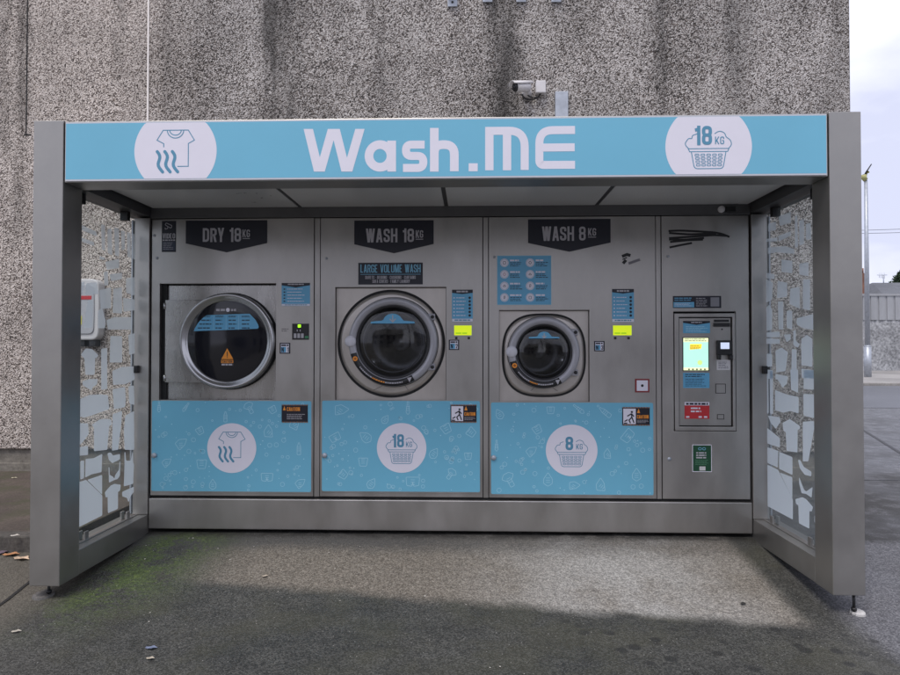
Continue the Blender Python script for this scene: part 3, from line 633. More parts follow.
def bluepanel(root, r, circ, R_px, kind, seed):
    rr = random.Random(seed); x0, x1, z0, z1 = rect(*r); mb = MB()
    mb.box(x0-.006, x1+.006, YF-.004, YF-.0001, z0-.008, z1+.006, FASCIA)
    yb = YF-.0046; P = fillet([(x0,z0),(x1,z0),(x1,z1),(x0,z1)], .012, True, 4); mb.add([(a, yb, b) for a, b in P], [tuple(range(len(P)))], BLUE)
    cx, cz = T(*circ); cr_ = pxr(R_px); yl = yb-.0003
    def free(x, z, m_): return x0+m_ < x < x1-m_ and z0+m_ < z < z1-m_ and math.hypot(x-cx, z-cz) > cr_+m_+.01
    lw = .0034
    shapes = [ [(-.3,-1),(-.3,.1),(-.45,0),(-.9,.5),(-.4,1),(.4,1),(.9,.5),(.45,0),(.3,.1),(.3,-1)], [(-.7,.4),(.7,.4),(.5,-.8),(-.5,-.8)],
        [(-.3,-1),(-.3,.4),(-.12,.7),(-.12,1),(.12,1),(.12,.7),(.3,.4),(.3,-1)], [(-.15,1),(.15,1),(.1,.6),(.3,-.6),(0,-1),(-.3,-.6),(-.1,.6)],
        [(-.9,.6),(.9,.6),(.8,-.5),(.1,-.6),(0,0),(-.1,-.6),(-.8,-.5)], [(0,1),(.6,.1),(.6,-.5),(0,-.9),(-.6,-.5),(-.6,.1)], [(-.9,.2),(-.3,.8),(.9,.9),(.6,0),(-.2,-.8)] ]
    placed = []; tries = 0
    while len(placed) < 15 and tries < 900:
        tries += 1; x = rr.uniform(x0, x1); z = rr.uniform(z0, z1); s = rr.uniform(.034, .05)
        if not free(x, z, s*.95) or any(math.hypot(x-a, z-b) < .15 for a, b in placed): continue
        placed.append((x, z)); sh = rr.choice(shapes); an = rr.choice((0, 0, .5, -.6, .9)); ca, sa = math.cos(an), math.sin(an)
        Q = [(a*ca-b*sa, a*sa+b*ca) for a, b in sh]; icon(mb, Q, x, z, s, yl, lw, BLUEL, True, .15)
        for k in range(3):
            v = -.35+.3*k; icon(mb, [(-.28*ca-v*sa, -.28*sa+v*ca), (.28*ca-v*sa, .28*sa+v*ca)], x, z, s, yl-.0001, lw*.9, BLUEL)
    nb = 0
    while nb < 150:
        x = rr.uniform(x0, x1); z = rr.uniform(z0, z1); fld = math.sin(x*7+seed)*math.sin(z*11+seed*2)
        if rr.random() > .35+.65*(fld > .1): continue
        r_ = rr.choice((.004, .005, .006, .008, .011, .014)); nb += 1
        if not free(x, z, r_+.004) or any(math.hypot(x-a, z-b) < .055 for a, b in placed): continue
        if r_ < .006: mb.disc(x, z, yl-.0002, r_*.8, BLUEL, 10)
        else: mb.ribbon([(x+r_*math.cos(k*math.pi/7), z+r_*math.sin(k*math.pi/7)) for k in range(14)], .0028, lambda a, b: (a, yl-.0002, b), BLUEL, True)
    pan = mb.build('lower_panel', root)
    mb = MB(); mb.disc(cx, cz, yb-.0008, cr_, WHITE, 72)
    if kind == 'shirt': shirt_icon(mb, cx, cz+.005, cr_*1.18, yb-.0012, BLUED)
    else: basket_icon(mb, cx, cz-.003, cr_*1.18, yb-.0012, BLUED, kind)
    mb.build('roundel', pan)
    kx, kz = T(r[0]+2.6, (r[1]+r[3])/2+8.8); mb = MB(); mb.lathe(kx, kz, YF-.004, [(.017,0),(.017,.012),(.013,.017),(0,.018)], GALV, 20); mb.build('lock', pan)
def caution(root, r, man):
    q = rect(*r); m_, y = sticker(root, q, NAVY); y -= .004; 
    m_ = MB(); m_.box(q[0], q[1], YF-.0075, YF-.0052, q[2], q[3], NAVY); y = YF-.0079
    n = 22
    for k in range(n):
        x = q[0]+(q[1]-q[0])*(k+.25)/n; dx = (q[1]-q[0])/n*.5
        for z in (q[2]+.001, q[3]-.005): quad(m_, x, x+dx, z, z+.004, y, ORANGE if k % 2 else GREYT)
    X0 = q[0]+.005; w_ = q[1]-q[0]; h_ = q[3]-q[2]; tx = X0
    if man:
        quad(m_, q[0]+.006, q[0]+w_*.49, q[2]+.01, q[3]-.01, y, WHITE); c = (q[0]+w_*.27, q[2]+h_*.45); s = h_*.38
        yy = y-.0004; m_.disc(c[0]+.3*s, c[1]+.75*s, yy, .16*s, NAVY, 12)
        for L in ([(.25,.55),(.3,0),(.6,-.8)], [(.3,0),(-.1,-.4),(.1,-.85)], [(.25,.5),(-.35,.15)], [(.25,.5),(.6,.1)], [(-.75,-.6),(-.3,-.35)], [(-.85,-.85),(-.35,-.85)]):
            icon(m_, L, c[0], c[1], s, yy, .17*s, NAVY)
        tx = q[0]+w_*.52
    tw = .02; zc_ = q[3]-h_*.18
    m_.add([(tx+.003, y, zc_-h_*.14), (tx+.003+tw, y, zc_-h_*.14), (tx+.003+tw/2, y, zc_+h_*.1)], [(0,1,2)], ORANGE)
    if man: text(m_, 'CAUTION', tx+.003, q[1]-.008, q[2]+h_*.38, q[2]+h_*.58, y, ORANGE, .2, .1); lines(m_, tx+.003, q[1]-.008, q[2]+.016, q[2]+h_*.32, 3, y, GREYT, random.Random(3))
    else: text(m_, 'CAUTION', tx+.03, q[1]-w_*.3, q[3]-h_*.36, q[3]-h_*.14, y, ORANGE, .2, .1); lines(m_, tx+.03, q[1]-.01, q[2]+.02, q[2]+h_*.5, 4, y, GREYT, random.Random(4))
    m_.build('warning_sticker', root)
def infosticker(root, r, rows, circles, seed):
    q = rect(*r); m_, y = sticker(root, q, BLUES); w_ = q[1]-q[0]; h_ = q[3]-q[2]; rr = random.Random(seed)
    m_.add([(q[0], y, q[3]), (q[0], y, q[3]-h_*.10), (q[0]+w_/2, y, q[3]-h_*(.2 if not circles else .14)), (q[1], y, q[3]-h_*.10), (q[1], y, q[3])], [(0,1,2,3,4)], NAVY)
    lines(m_, q[0]+w_*.22, q[1]-w_*.22, q[3]-h_*.09, q[3]-h_*.03, 1, y-.0003, GREYT, rr, .0, .8)
    quad(m_, q[0]+.001, q[1]-.001, q[2]+.001, q[2]+h_*.09, y, WHITE)
    lines(m_, q[0]+w_*.12, q[1]-w_*.1, q[2]+h_*.02, q[2]+h_*.08, 1, y-.0003, BLUED, rr, .1, .6)
    for k in range(rows):
        z = q[3]-h_*(.2+.66*(k+.5)/rows); quad(m_, q[0]+w_*.07, q[0]+w_*.13, z-.004, z+.004, y, WHITE if circles else NAVY)
        lines(m_, q[0]+w_*.2, q[0]+w_*(.72 if circles else .85), z-.005, z+.005, 1, y, WHITE, rr, .3, .45)
        if circles: m_.disc(q[1]-w_*.15, z, y, .0085, NAVY, 14)
    m_.build('instruction_sticker', root)
def number(root, r, digit):
    q = rect(*r); m_, y = sticker(root, q, NAVY); w_ = q[1]-q[0]; h_ = q[3]-q[2]; mm = MB()
    quad(m_, q[0]+w_*.12, q[1]-w_*.12, q[2]+h_*.1, q[3]-h_*.1, y, WHITE)
    quad(m_, q[0]+w_*.14, q[0]+w_*.6, q[2]+h_*.12, q[2]+h_*.62, y-.0003, BLUES)
    lines(m_, q[0]+w_*.16, q[1]-w_*.16, q[3]-h_*.32, q[3]-h_*.14, 1, y-.0003, NAVY, random.Random(2), 0, .8)
    text(m_, 'N', q[0]+w_*.18, q[0]+w_*.40, q[2]+h_*.15, q[2]+h_*.58, y-.0006, NAVY, .18); text(m_, digit, q[1]-w_*(.33 if digit != '1' else .28), q[1]-w_*.15, q[2]+h_*.14, q[2]+h_*.6, y-.0006, NAVY, .2)
    m_.build('number_sticker', root)
def disp(root, r):
    q = rect(*r); m_ = MB(); m_.box(q[0]-.003, q[1]+.003, YF-.003, YF-.0001, q[2]-.003, q[3]+.003, PLAST); quad(m_, q[0], q[1], q[2], q[3], YF-.0034, YSCREEN)
    lines(m_, q[0]+.01, q[1]-.03, q[2]+.006, q[2]+.022, 1, YF-.0038, mat('display_digits', rgb(150,190,20), .5, emit=rgb(120,170,10), estr=.5), random.Random(1), 0, .5)
    d_ = m_.build('display', root)
    for k in (.12, .84):
        x = q[0]+(q[1]-q[0])*k; m_ = MB(); m_.box(x-.008, x+.008, YF-.006, YF-.0001, q[2]-.026, q[2]-.010, RUBBER); m_.build('button', root, bevel=.002)

BASEZ = .06
# --- dryer
dry = thing('tumble_dryer', ((XD[0]+XD[1])/2, D, BASEZ), 'stainless dryer front under the DRY 18KG sign, with flat dark glass door', 'tumble dryer')
ho = rect(159.8, 283.8, 275.6, 401); fascia(dry, XD[0], XD[1], ho)
mb = MB(); mb.frame((ho[0]-.02, ho[1]+.02, ho[2]-.02, ho[3]+.02), (ho[0]+.036, ho[1]-.004, ho[2]+.0, ho[3]-.004), YF+.029, YF+.05, BLACK)
mb.build('recess', dry)
mb = MB(); mb.box(ho[0]+.035, ho[1]-.002, YF+.045, YF+.08, ho[2]-.01, ho[3]-.006, DOORST); mb.build('front_plate', dry, bevel=.003)
dc = at(226, 341, D-.03); R1 = pxr(49.3)*.985
mb = MB(); hp = rect(165.2, 300, 205, 382.5); mb.box(hp[0], hp[1], YF+.0, YF+.04, hp[2], hp[3], DOORST); door = mb.build('door_plate', dry, bevel=.004)
mb = MB(); mb.lathe(dc[0], dc[1], YF+.04, [(R1*.985,0),(R1,.01),(R1,.055),(R1*.985,.066),(R1*.955,.072),(R1*.925,.068),(R1*.90,.060),(R1*.865,.052),(R1*.84,.050),(R1*.835,.044)], RINGM, 96); mb.build('door_ring', door)
mb = MB(); mb.lathe(dc[0]+.004, dc[1], YF+.044, [(R1*1.02,0),(R1*1.02,.004),(R1*.95,.004)], BLACK, 64, False); mb.build('gasket', door)
mb = MB(); mb.lathe(dc[0], dc[1], YF+.04, [(R1*.836,.047),(R1*.8,.049),(R1*.5,.052),(0,.053)], DKGLASS, 96); gls = mb.build('door_glass', door)
gy_ = YF+.04-.0536
mb = MB(); zf = lambda u, v: at(160+u/5.625, 280+v/5.625, gy_)
P = [zf(*p) for p in ((190,288),(196,272),(215,240),(242,212),(262,198),(480,190),(505,190),(535,222),(552,250),(556,266),(550,274))]
mb.add([(a, gy_, b) for a, b in P], [tuple(range(len(P)))], BLUES)
rr = random.Random(9)
for ci, (u0, u1) in enumerate(((232,292),(312,358),(385,432),(460,508))):
    for ri, v in enumerate((205, 226, 248, 270)):
        a = zf(u0+(0 if ci else 10*(3-ri)-20), v+6); b = zf(u1, v-6); lines(mb, a[0], b[0], a[1], b[1], 2 if ri == 0 else 1, gy_-.0004, NAVY, rr, .25, .5)
for u in (302, 372, 442): a, b = zf(u, 200), zf(u, 282); quad(mb, a[0]-.0008, a[0]+.0008, b[1], a[1], gy_-.0004, BLUEL)
a, b = zf(316,176), zf(366,162); lines(mb, a[0], b[0], a[1], b[1], 1, gy_, GREYT, rr, 0, .9); a, b = zf(400,176), zf(428,162); lines(mb, a[0], b[0], a[1], b[1], 1, gy_, GREYT, rr, 0, .9)
c = zf(382, 168); mb.disc(c[0], c[1], gy_, .013, WHITE, 20)
a, b, c = zf(345,445), zf(412,445), zf(378,384); mb.add([(a[0],gy_,a[1]),(b[0],gy_,b[1]),(c[0],gy_,c[1])], [(0,1,2)], ORANGE)
a, b = zf(376,430), zf(381,402); quad(mb, a[0], b[0], a[1], b[1], gy_-.0004, NAVY); a, b = zf(376,438), zf(381,434); quad(mb, a[0], b[0], a[1], b[1], gy_-.0004, NAVY)
a, b = zf(344,467), zf(412,450); quad(mb, a[0], b[0], a[1], b[1], gy_, ORANGE); text(mb, 'CAUTION', a[0]+.006, b[0]-.006, a[1]+.003, b[1]-.003, gy_-.0004, NAVY, .2)
a, b = zf(346,482), zf(410,470); lines(mb, a[0], b[0], a[1], b[1], 1, gy_, GREYT, rr, 0, .8)
mb.build('door_sticker', door)
for v in (306, 378): 
    c = at(164.6, v, YF); MB().tube([(c[0], YF+.0, c[1]-.02), (c[0], YF+.0, c[1]+.02)], .009, RINGM).build('hinge', door)
chevron(dry, 186, 267.3, 220.7, 243.5, 252.4, 'DRY 18', 203, 241.2, 228, 242, 242.7, 250)
bluepanel(dry, (152.3, 400.6, 311.2, 491.9), (232, 448), 25, 'shirt', 11); caution(dry, (282, 404.5, 308, 422.5), False)
infosticker(dry, (281.7, 283, 310, 306), 5, False, 5); number(dry, (279.7, 342.8, 290.3, 353.7), '1')
q = rect(292.3, 323.7, 309, 339.7); mb = MB(); mb.box(q[0], q[1], YF-.004, YF-.0001, q[2], q[3], RUBBER); y = YF-.0044
a = rect(298, 324.5, 301, 327.5); quad(mb, *a, y, LEDG)
for k in range(3): a = rect(294+3.6*k, 333.5, 296.6+3.6*k, 338); quad(mb, *a, y, GREYT)
a = rect(305, 336, 308.6, 338.4); quad(mb, *a, y, mat('green_key', rgb(60,130,90), .5))
for k in range(2): a = rect(297+3*k, 329.5, 297.8+3*k, 331.5); quad(mb, *a, y, GREYT)
mb.build('control_panel', dry, bevel=0)
q = rect(281.5, 328, 289, 332); mb = MB(); lines(mb, q[0], q[1], q[2], q[3], 2, YF-.0004, mat('faint_print', rgb(90,88,90), .5), random.Random(8)); mb.build('engraving', dry)
# video surveillance sign
q = rect(162.0, 221, 176, 252); mb, y = sticker(dry, q, NAVY); w_, h_ = q[1]-q[0], q[3]-q[2]
icon(mb, [(-.7,.5),(-.55,.75),(.55,.25),(.5,-.15),(.3,-.25),(-.7,.35)], q[0]+w_*.5, q[2]+h_*.81, .035, y, .004, GREYT, True, .1)
icon(mb, [(-.2,.0),(-.3,-.35),(-.7,-.45),(-.75,-.15)], q[0]+w_*.5, q[2]+h_*.81, .035, y, .004, GREYT)
text(mb, 'VIDEO', q[0]+.006, q[1]-.006, q[2]+h_*.43, q[2]+h_*.6, y, GREYT, .2, .1); lines(mb, q[0]+.006, q[1]-.006, q[2]+h_*.35, q[2]+h_*.41, 1, y, GREYT, random.Random(4), 0, .7)
quad(mb, q[0]+.005, q[1]-.005, q[2]+h_*.05, q[2]+h_*.34, y, mat('dull_navy', rgb(48,56,76), .5)); lines(mb, q[0]+.01, q[1]-.01, q[2]+h_*.07, q[2]+h_*.32, 5, y-.0003, GREYT, random.Random(5), .3, .25); mb.build('surveillance_sign', dry)

# --- washers
def washer(label, xa, xb, hole, plate_c, sq, r_gap, door_c, r_out, r_in, knob, seed):
    ro = thing('washing_machine', ((xa+xb)/2, D, BASEZ), label, 'washing machine')
    h = rect(*hole); fascia(ro, xa, xb, h)
    mb = MB(); mb.frame((h[0]-.02, h[1]+.02, h[2]-.02, h[3]+.02), (h[0]+.003, h[1]-.003, h[2]+.0, h[3]-.003), YF+.029, YF+.05, BLACK); mb.build('recess', ro)
    pc = at(*plate_c, YF+.03); rg = pxr(r_gap)
    # plate with a round hole for the drum
    mb = MB(); dc = at(*door_c, YF-.02); Ri, Ro = pxr(r_in), pxr(r_out); n = 64; vs = []
    hx0, hx1, hz0, hz1 = h[0]+.002, h[1]-.002, h[2]-.01, h[3]-.002
    for k in range(n):
        a = 2*math.pi*k/n; c, s = math.cos(a), math.sin(a); t = min(abs(((hx1 if c > 0 else hx0)-dc[0])/c) if abs(c) > 1e-6 else 9, abs(((hz1 if s > 0 else hz0)-dc[1])/s) if abs(s) > 1e-6 else 9)
        vs.append((dc[0]+t*c, YF+.03, dc[1]+t*s))
    vs += [(dc[0]+Ri*.93*math.cos(2*math.pi*k/n), YF+.03, dc[1]+Ri*.93*math.sin(2*math.pi*k/n)) for k in range(n)]
    mb.add(vs, [(k, (k+1) % n, (k+1) % n+n, k+n) for k in range(n)], PLATE)
    # corners of the plate
    for (a, b) in ((hx0, hz0), (hx1, hz0), (hx1, hz1), (hx0, hz1)):
        cand = sorted(range(n), key=lambda i: (vs[i][0]-a)**2+(vs[i][2]-b)**2)[:2]; mb.add([(a, YF+.03, b), vs[cand[0]], vs[cand[1]]], [(0,1,2)], PLATE)
    pl = mb.build('front_plate', ro)
    mb = MB(); mb.lathe(pc[0], pc[1], YF+.03, [(rg,.0),(rg,.002),(rg*.955,.002)], BLACK, 96, False, sq); mb.build('seal_groove', pl)
    mb = MB(); prof = [(rg*.955,.001),(rg*.945,.008),(rg*.90,.014)]
    mb.lathe(pc[0], pc[1], YF+.03, prof, PLATE, 96, True, sq)
    n = 96; v1 = []; v2 = []
    for k in range(n):
        a = 2*math.pi*k/n; c, s = math.cos(a), math.sin(a); hh = (abs(c)**sq+abs(s)**sq)**(-1/sq) if sq else 1
        v1.append((pc[0]+rg*.90*c*hh, YF+.016, pc[1]+rg*.90*s*hh)); v2.append((dc[0]+Ro*.9*c, YF+.012, dc[1]+Ro*.9*s))
    mb.add(v1+v2, [(k, (k+1) % n, (k+1) % n+n, k+n) for k in range(n)], PLATE, True); mb.build('door_surround', pl)
    for dx in (-.20, .20): 
        mb = MB(); s_ = rg*.93; x2 = pc[0]+dx*rg*1.6; z2 = pc[1]-math.sqrt(max(0, s_*s_-(x2-pc[0])**2))+.006; x1 = dc[0]+dx*Ro*1.3; z1 = dc[1]-Ro*.99
        mb.ribbon([(x1, z1), (x2, z2)], .0022, lambda p, q: (p, YF+.0115-.0, q), RUBBER); mb.build('plate_seam', pl)
    # door
    m_ = MB(); w = Ro-Ri; prof = []
    m_.lathe(dc[0], dc[1], YF+.012, [(Ro*1.012,0),(Ro*1.012,.012),(Ro*.98,.014)], RUBBER, 96)
    for k in range(15):
        a = math.pi*k/14; prof.append((Ri+w/2+w/2*math.cos(a)*1.0, .012+.05*math.sin(a)**.38))
    m_.lathe(dc[0], dc[1], YF+.012, prof, PLAST, 96); dr = m_.build('door', ro)
    m_ = MB(); m_.lathe(dc[0], dc[1], YF+.012, [(Ri*1.015,.048),(Ri*.98,.049),(Ri*.95,.046),(Ri*.925,.040),(Ri*.915,.030),(Ri*.88,.0),(Ri*.86,-.02)], RUBBER, 96); m_.build('gasket', dr)
    m_ = MB(); Rg = Ri*.925; m_.lathe(dc[0], dc[1], YF+.0, [(Rg,.022),(Rg*.9,.030),(Rg*.7,.038),(Rg*.45,.044),(Rg*.2,.047),(.0,.048)], GLASSW, 64); m_.build('door_glass', dr)
    DRUM = mat('drum_steel', (.12,.12,.125), .34, .85, var=.2, vscale=20); DRB = mat('drum_back', (.50,.49,.48), .30, .8, var=.35, vscale=7)
    m_ = MB(); m_.lathe(dc[0], dc[1], YF+.012, [(Ri*.87,-.02),(Ri*.84,-.10),(Ri*.98,-.12),(Ri*.98,-.42),(Ri*.6,-.43),(Ri*.3,-.40),(0,-.39)], DRUM, 48)
    m_.lathe(dc[0]+.01, dc[1]+.004, YF+.012, [(Ri*.26,-.385),(Ri*.22,-.355),(Ri*.1,-.335),(0,-.33)], DRB, 32)
    for k in range(3):
        a = math.radians(100+120*k); m_.tube([(dc[0]+Ri*.9*math.cos(a), YF+.15, dc[1]+Ri*.9*math.sin(a)), (dc[0]+Ri*.9*math.cos(a), YF+.42, dc[1]+Ri*.9*math.sin(a))], .03, DRB, 8)
    m_.build('drum', ro)
    m_ = MB(); m_.lathe(dc[0], dc[1], YF-.030, [(Ri*.80,-.016),(Ri*.81,-.012),(Ri*.83,-.012),(Ri*.84,-.016)], mat('inner_glass_rim', (.06,.06,.07), .2), 72); m_.build('glass_rim', dr)
    # knob and latch
    k = at(*knob, YF-.06); m_ = MB(); kr = pxr(5.7); m_.lathe(k[0], k[1], YF-.035, [(kr*.7,-.02),(kr*.8,.0)]+[(kr*math.cos(math.pi/2*j/7), .012+.018*math.sin(math.pi/2*j/7)) for j in range(8)], mat('knob_grey', (.58,.58,.63), .35), 28); m_.build('door_handle', dr)
    # curved instruction strip on the lower left of the ring
    m_ = MB(); yy = YF+.012-.0645; n = 40; A0, A1 = 196, 300; r0, r1 = Ri+w*.08, Ro*.995; vs = []
    for ring in ((r1, YF-.020), (r1*.985, YF-.046), ((r0+r1)/2, yy+.002), (r0*1.02, YF-.046), (r0, YF-.03)):
        for j in range(n+1): a = math.radians(A0+(A1-A0)*j/n); vs.append((dc[0]+ring[0]*math.cos(a), ring[1]-.0015, dc[1]+ring[0]*math.sin(a)))
    m_.add(vs, [(q*(n+1)+j, q*(n+1)+j+1, (q+1)*(n+1)+j+1, (q+1)*(n+1)+j) for q in range(4) for j in range(n)], RUBBER, True)
    rr = random.Random(seed); a = 217; rm = (r0+r1)/2; ys_ = yy-.0008
    while a < 284:
        da = rr.uniform(1.2, 3.4); c_ = ORANGE if 240 < a < 258 else GREYT
        seg = [(dc[0]+rm*math.cos(math.radians(a+da*t/3)), dc[1]+rm*math.sin(math.radians(a+da*t/3))) for t in range(4)]
        m_.ribbon(seg, .008, lambda p, q: (p, ys_, q), c_); a += da+.8
    a = math.radians(294); c = (dc[0]+rm*math.cos(a), dc[1]+rm*math.sin(a)); m_.add([(c[0]-.014, ys_, c[1]+.012), (c[0]+.016, ys_, c[1]+.016), (c[0]+.002, ys_, c[1]-.018)], [(0,1,2)], GREYT)
    a = math.radians(204); m_.disc(dc[0]+rm*math.cos(a), dc[1]+rm*math.sin(a), ys_, .016, ORANGE, 20); m_.disc(dc[0]+rm*math.cos(a), dc[1]+rm*math.sin(a), ys_-.0004, .009, mat('orange_dark', rgb(160,90,30), .5), 16)
    m_.build('door_sticker', dr)
    for s in (1, -1):
        a = math.radians(33*s); c = (dc[0]+Ro*1.03*math.cos(a), dc[1]+Ro*1.03*math.sin(a)); m_ = MB(); m_.box(c[0]-.03, c[0]+.022, YF-.022, YF+.013, c[1]-.022, c[1]+.022, PLAST)
        m_.lathe(c[0]+.005, c[1], YF-.0222, [(.012,0),(.012,.006),(0,.007)], RUBBER, 14); m_.build('hinge', dr, bevel=.008)
    # cloud-shaped blue sticker at the top of the glass
    m_ = MB(); s = Ri*.62; gz_ = dc[1]+Ri*.50; yg = YF-.0435-.007; pts = [(-1,0),(-.97,.14),(-.5,.2)]
    if sq: s = Ri*.56
    pts += [(.42*math.cos(math.radians(180-t)), .18+.52*math.sin(math.radians(t))) for t in range(10, 175, 15)]+[(.5,.2),(.97,.14),(1,0)]
    m_.add([(dc[0]+.0+a*s*.98, yg, gz_+b*s*.62) for a, b in pts], [tuple(range(len(pts)-1, -1, -1))], BLUES)
    icon(m_, [(0,.75),(0,.25)], dc[0], gz_-.012, s*.6, yg-.0004, .007, GREYT); icon(m_, [(-.22,.48),(0,.25),(.22,.48)], dc[0], gz_-.012, s*.6, yg-.0006, .007, GREYT)
    m_.build('cloud_sticker', dr)
    return ro
w18 = washer('large stainless washing machine front under the WASH 18KG sign, in the middle of the kiosk', XD[2], XD[3], (335.2, 287.3, 446.2, 401), (391.3, 343.6), None, 54.6, (393.2, 342), 44.6, 36.6, (350, 341.3), 3)
chevron(w18, 354.4, 433.7, 220.7, 244.4, 253.3, 'WASH 18', 366, 414, 228.7, 242.3, 415.8, 423.2)
q = rect(358.3, 262.8, 422.8, 284.4); mb, y = sticker(w18, q, NAVY); w_, h_ = q[1]-q[0], q[3]-q[2]
text(mb, 'LARGE VOLUME WASH', q[0]+w_*.035, q[1]-w_*.035, q[2]+h_*.54, q[3]-h_*.08, y, CYANT, .15, .1)
quad(mb, q[0]+w_*.035, q[1]-w_*.035, q[2]+h_*.455, q[2]+h_*.475, y, CYANT)
text(mb, 'DUVETS - BEDDING - CUSHIONS - CURTAINS', q[0]+w_*.11, q[1]-w_*.11, q[2]+h_*.25, q[2]+h_*.40, y, GREYT, .17, .14)
text(mb, 'SOFA COVERS - FAMILY LAUNDRY', q[0]+w_*.22, q[1]-w_*.2, q[2]+h_*.07, q[2]+h_*.22, y, GREYT, .17, .14); mb.build('volume_sign', w18)
infosticker(w18, (452, 289.7, 472.8, 321.7), 6, True, 6); disp(w18, (454.2, 325.5, 471.6, 335.3)); number(w18, (448.8, 339.7, 459.2, 350), '2')
bluepanel(w18, (322.3, 400.6, 480, 492), (401.7, 447.8), 24.8, '18', 23); caution(w18, (450.5, 404.5, 476.5, 422.5), True)
w8 = washer('smaller stainless washing machine front under the WASH 8KG sign, right of the larger washer', XD[4], XD[5], (499.1, 310.2, 589.8, 402.6), (543.8, 355.2), 2.7, 42.0, (543.7, 352.4), 35.6, 27.6, (511.7, 351.8), 4)
chevron(w8, 528, 610.5, 219.4, 243, 251.8, 'WASH 8', 542, 585.6, 226.6, 240.8, 588, 596)
infosticker(w8, (612, 289, 634, 322), 6, True, 7); disp(w8, (612.9, 325.5, 631.5, 335.3)); number(w8, (594, 341, 604.6, 351.3), '3')
bluepanel(w8, (491, 402.4, 653.4, 495), (571.5, 450.3), 25.5, '8', 37); caution(w8, (622, 407, 649.5, 425.5), True)
q = rect(635, 378.8, 649.3, 392.4); mb = MB(); mb.box(q[0], q[1], YF-.004, YF-.0001, q[2], q[3], mat('dull_red', rgb(130,40,44), .5)); quad(mb, q[0]+.01, q[1]-.01, q[2]+.01, q[3]-.01, YF-.0044, WHITE)
mb.disc((q[0]+q[1])/2, (q[2]+q[3])/2, YF-.0048, .009, RUBBER, 16); mb.build('call_point', w8)
# programme sticker with eight icons
q = rect(497.1, 255.7, 551.3, 304.8); mb, y = sticker(w8, q, CYANT); quad(mb, q[0]+.004, q[1]-.004, q[2]+.004, q[3]-.004, y, BLUES); rr = random.Random(12)
for c_ in range(2):
    for r_ in range(4):
        x = q[0]+(q[1]-q[0])*(.135+.475*c_); z = q[3]-(q[3]-q[2])*(.145+.235*r_)
        mb.disc(x, z, y-.0004, .028, WHITE, 28); mb.ribbon([(x+.024*math.cos(k*.3142), z+.024*math.sin(k*.3142)) for k in range(20)], .0015, lambda a, b: (a, y-.0008, b), BLUED, True)
        sh = [[(-.5,-.6),(-.5,.5),(.5,.5),(.5,-.6)], [(-.6,0),(0,.7),(.6,0),(0,-.7)], [(-.6,-.3),(0,.5),(.6,-.3)], [(-.2,-.6),(-.2,.6),(.3,.6),(.3,-.1)]][(r_+c_) % 4]
        icon(mb, sh, x, z, .016, y-.001, .0025, NAVY if rr.random() > .4 else mat('dull_pink', rgb(170,120,130), .5), True, .2)
        x2 = x+.037; lines(mb, x2, x2+.075, z+.008, z+.022, 1, y-.0004, WHITE, rr, .35, .75); lines(mb, x2, x2+.085, z-.026, z+.006, 3, y-.0004, NAVY, rr, .35, .42)
mb.build('programme_sticker', w8)
mb = MB()
for pts, wd in (([(622,256.5),(627,254.5),(630.5,255.5)],.020), ([(623,263.5),(626,260)],.020), ([(627,257.5),(622.5,259.5)],.008)): mb.ribbon([T(*p) for p in pts], wd, lambda a, b: (a, YF-.0005, b), INK)
mb.ribbon([T(*p) for p in ((628.5,263.5),(640,259.5))], .018, lambda a, b: (a, YF-.0004, b), mat('torn_label', rgb(120,118,124), .6)); mb.build('graffiti', w8)

# --- payment terminal
pay = thing('payment_terminal', ((XD[6]+XD[7])/2, D, BASEZ), 'grey payment terminal panel with lit touch screen and card reader at the right end', 'payment terminal')
ho = rect(673.3, 311.6, 736.5, 431.5); fascia(pay, XD[6], XD[7], ho)
mb = MB(); mb.frame((ho[0]+.006, ho[1]-.004, ho[2]+.004, ho[3]-.012), (ho[0]+.034, ho[1]-.022, ho[2]+.03, ho[3]-.036), YF-.004, YF+.03, FASCIA); fr = mb.build('door_frame', pay, bevel=.003)
mb = MB(); mb.box(ho[0]-.01, ho[1]+.01, YF+.034, YF+.05, ho[2]-.01, ho[3]+.01, BLACK); mb.build('recess', pay)
yp = YF+.012; mb = MB(); mb.box(ho[0]+.040, ho[1]-.028, yp, YF+.033, ho[2]+.036, ho[3]-.042, FASCIA); pan = mb.build('control_panel', pay, bevel=.002)
def prect(a, b, c, d): p, q = at(a, b, yp), at(c, d, yp); return p[0], q[0], q[1], p[1]
def pst(r, m, name, draw=None, th=.001, par=None, seed=1):
    q = prect(*r); m_ = MB(); m_.box(q[0], q[1], yp-th, yp-.0001, q[2], q[3], m)
    if draw: draw(m_, q, yp-th-.0004, random.Random(seed))
    return m_.build(name, par or pay)
def d_head(m_, q, y, rr):
    w_, h_ = q[1]-q[0], q[3]-q[2]; m_.add([(q[0],y,q[3]),(q[0],y,q[3]-h_*.15),(q[0]+w_*.5,y,q[3]-h_*.32),(q[1],y,q[3]-h_*.15),(q[1],y,q[3])], [(0,1,2,3,4)], NAVY)
    lines(m_, q[0]+w_*.3, q[1]-w_*.3, q[3]-h_*.18, q[3]-h_*.06, 1, y-.0003, GREYT, rr, 0, .7); lines(m_, q[0]+w_*.1, q[1]-w_*.08, q[2]+h_*.08, q[3]-h_*.4, 4, y, BLUEL, rr, .3, .35)
pst((683, 321, 710, 333.2), BLUES, 'instruction_sticker', d_head)
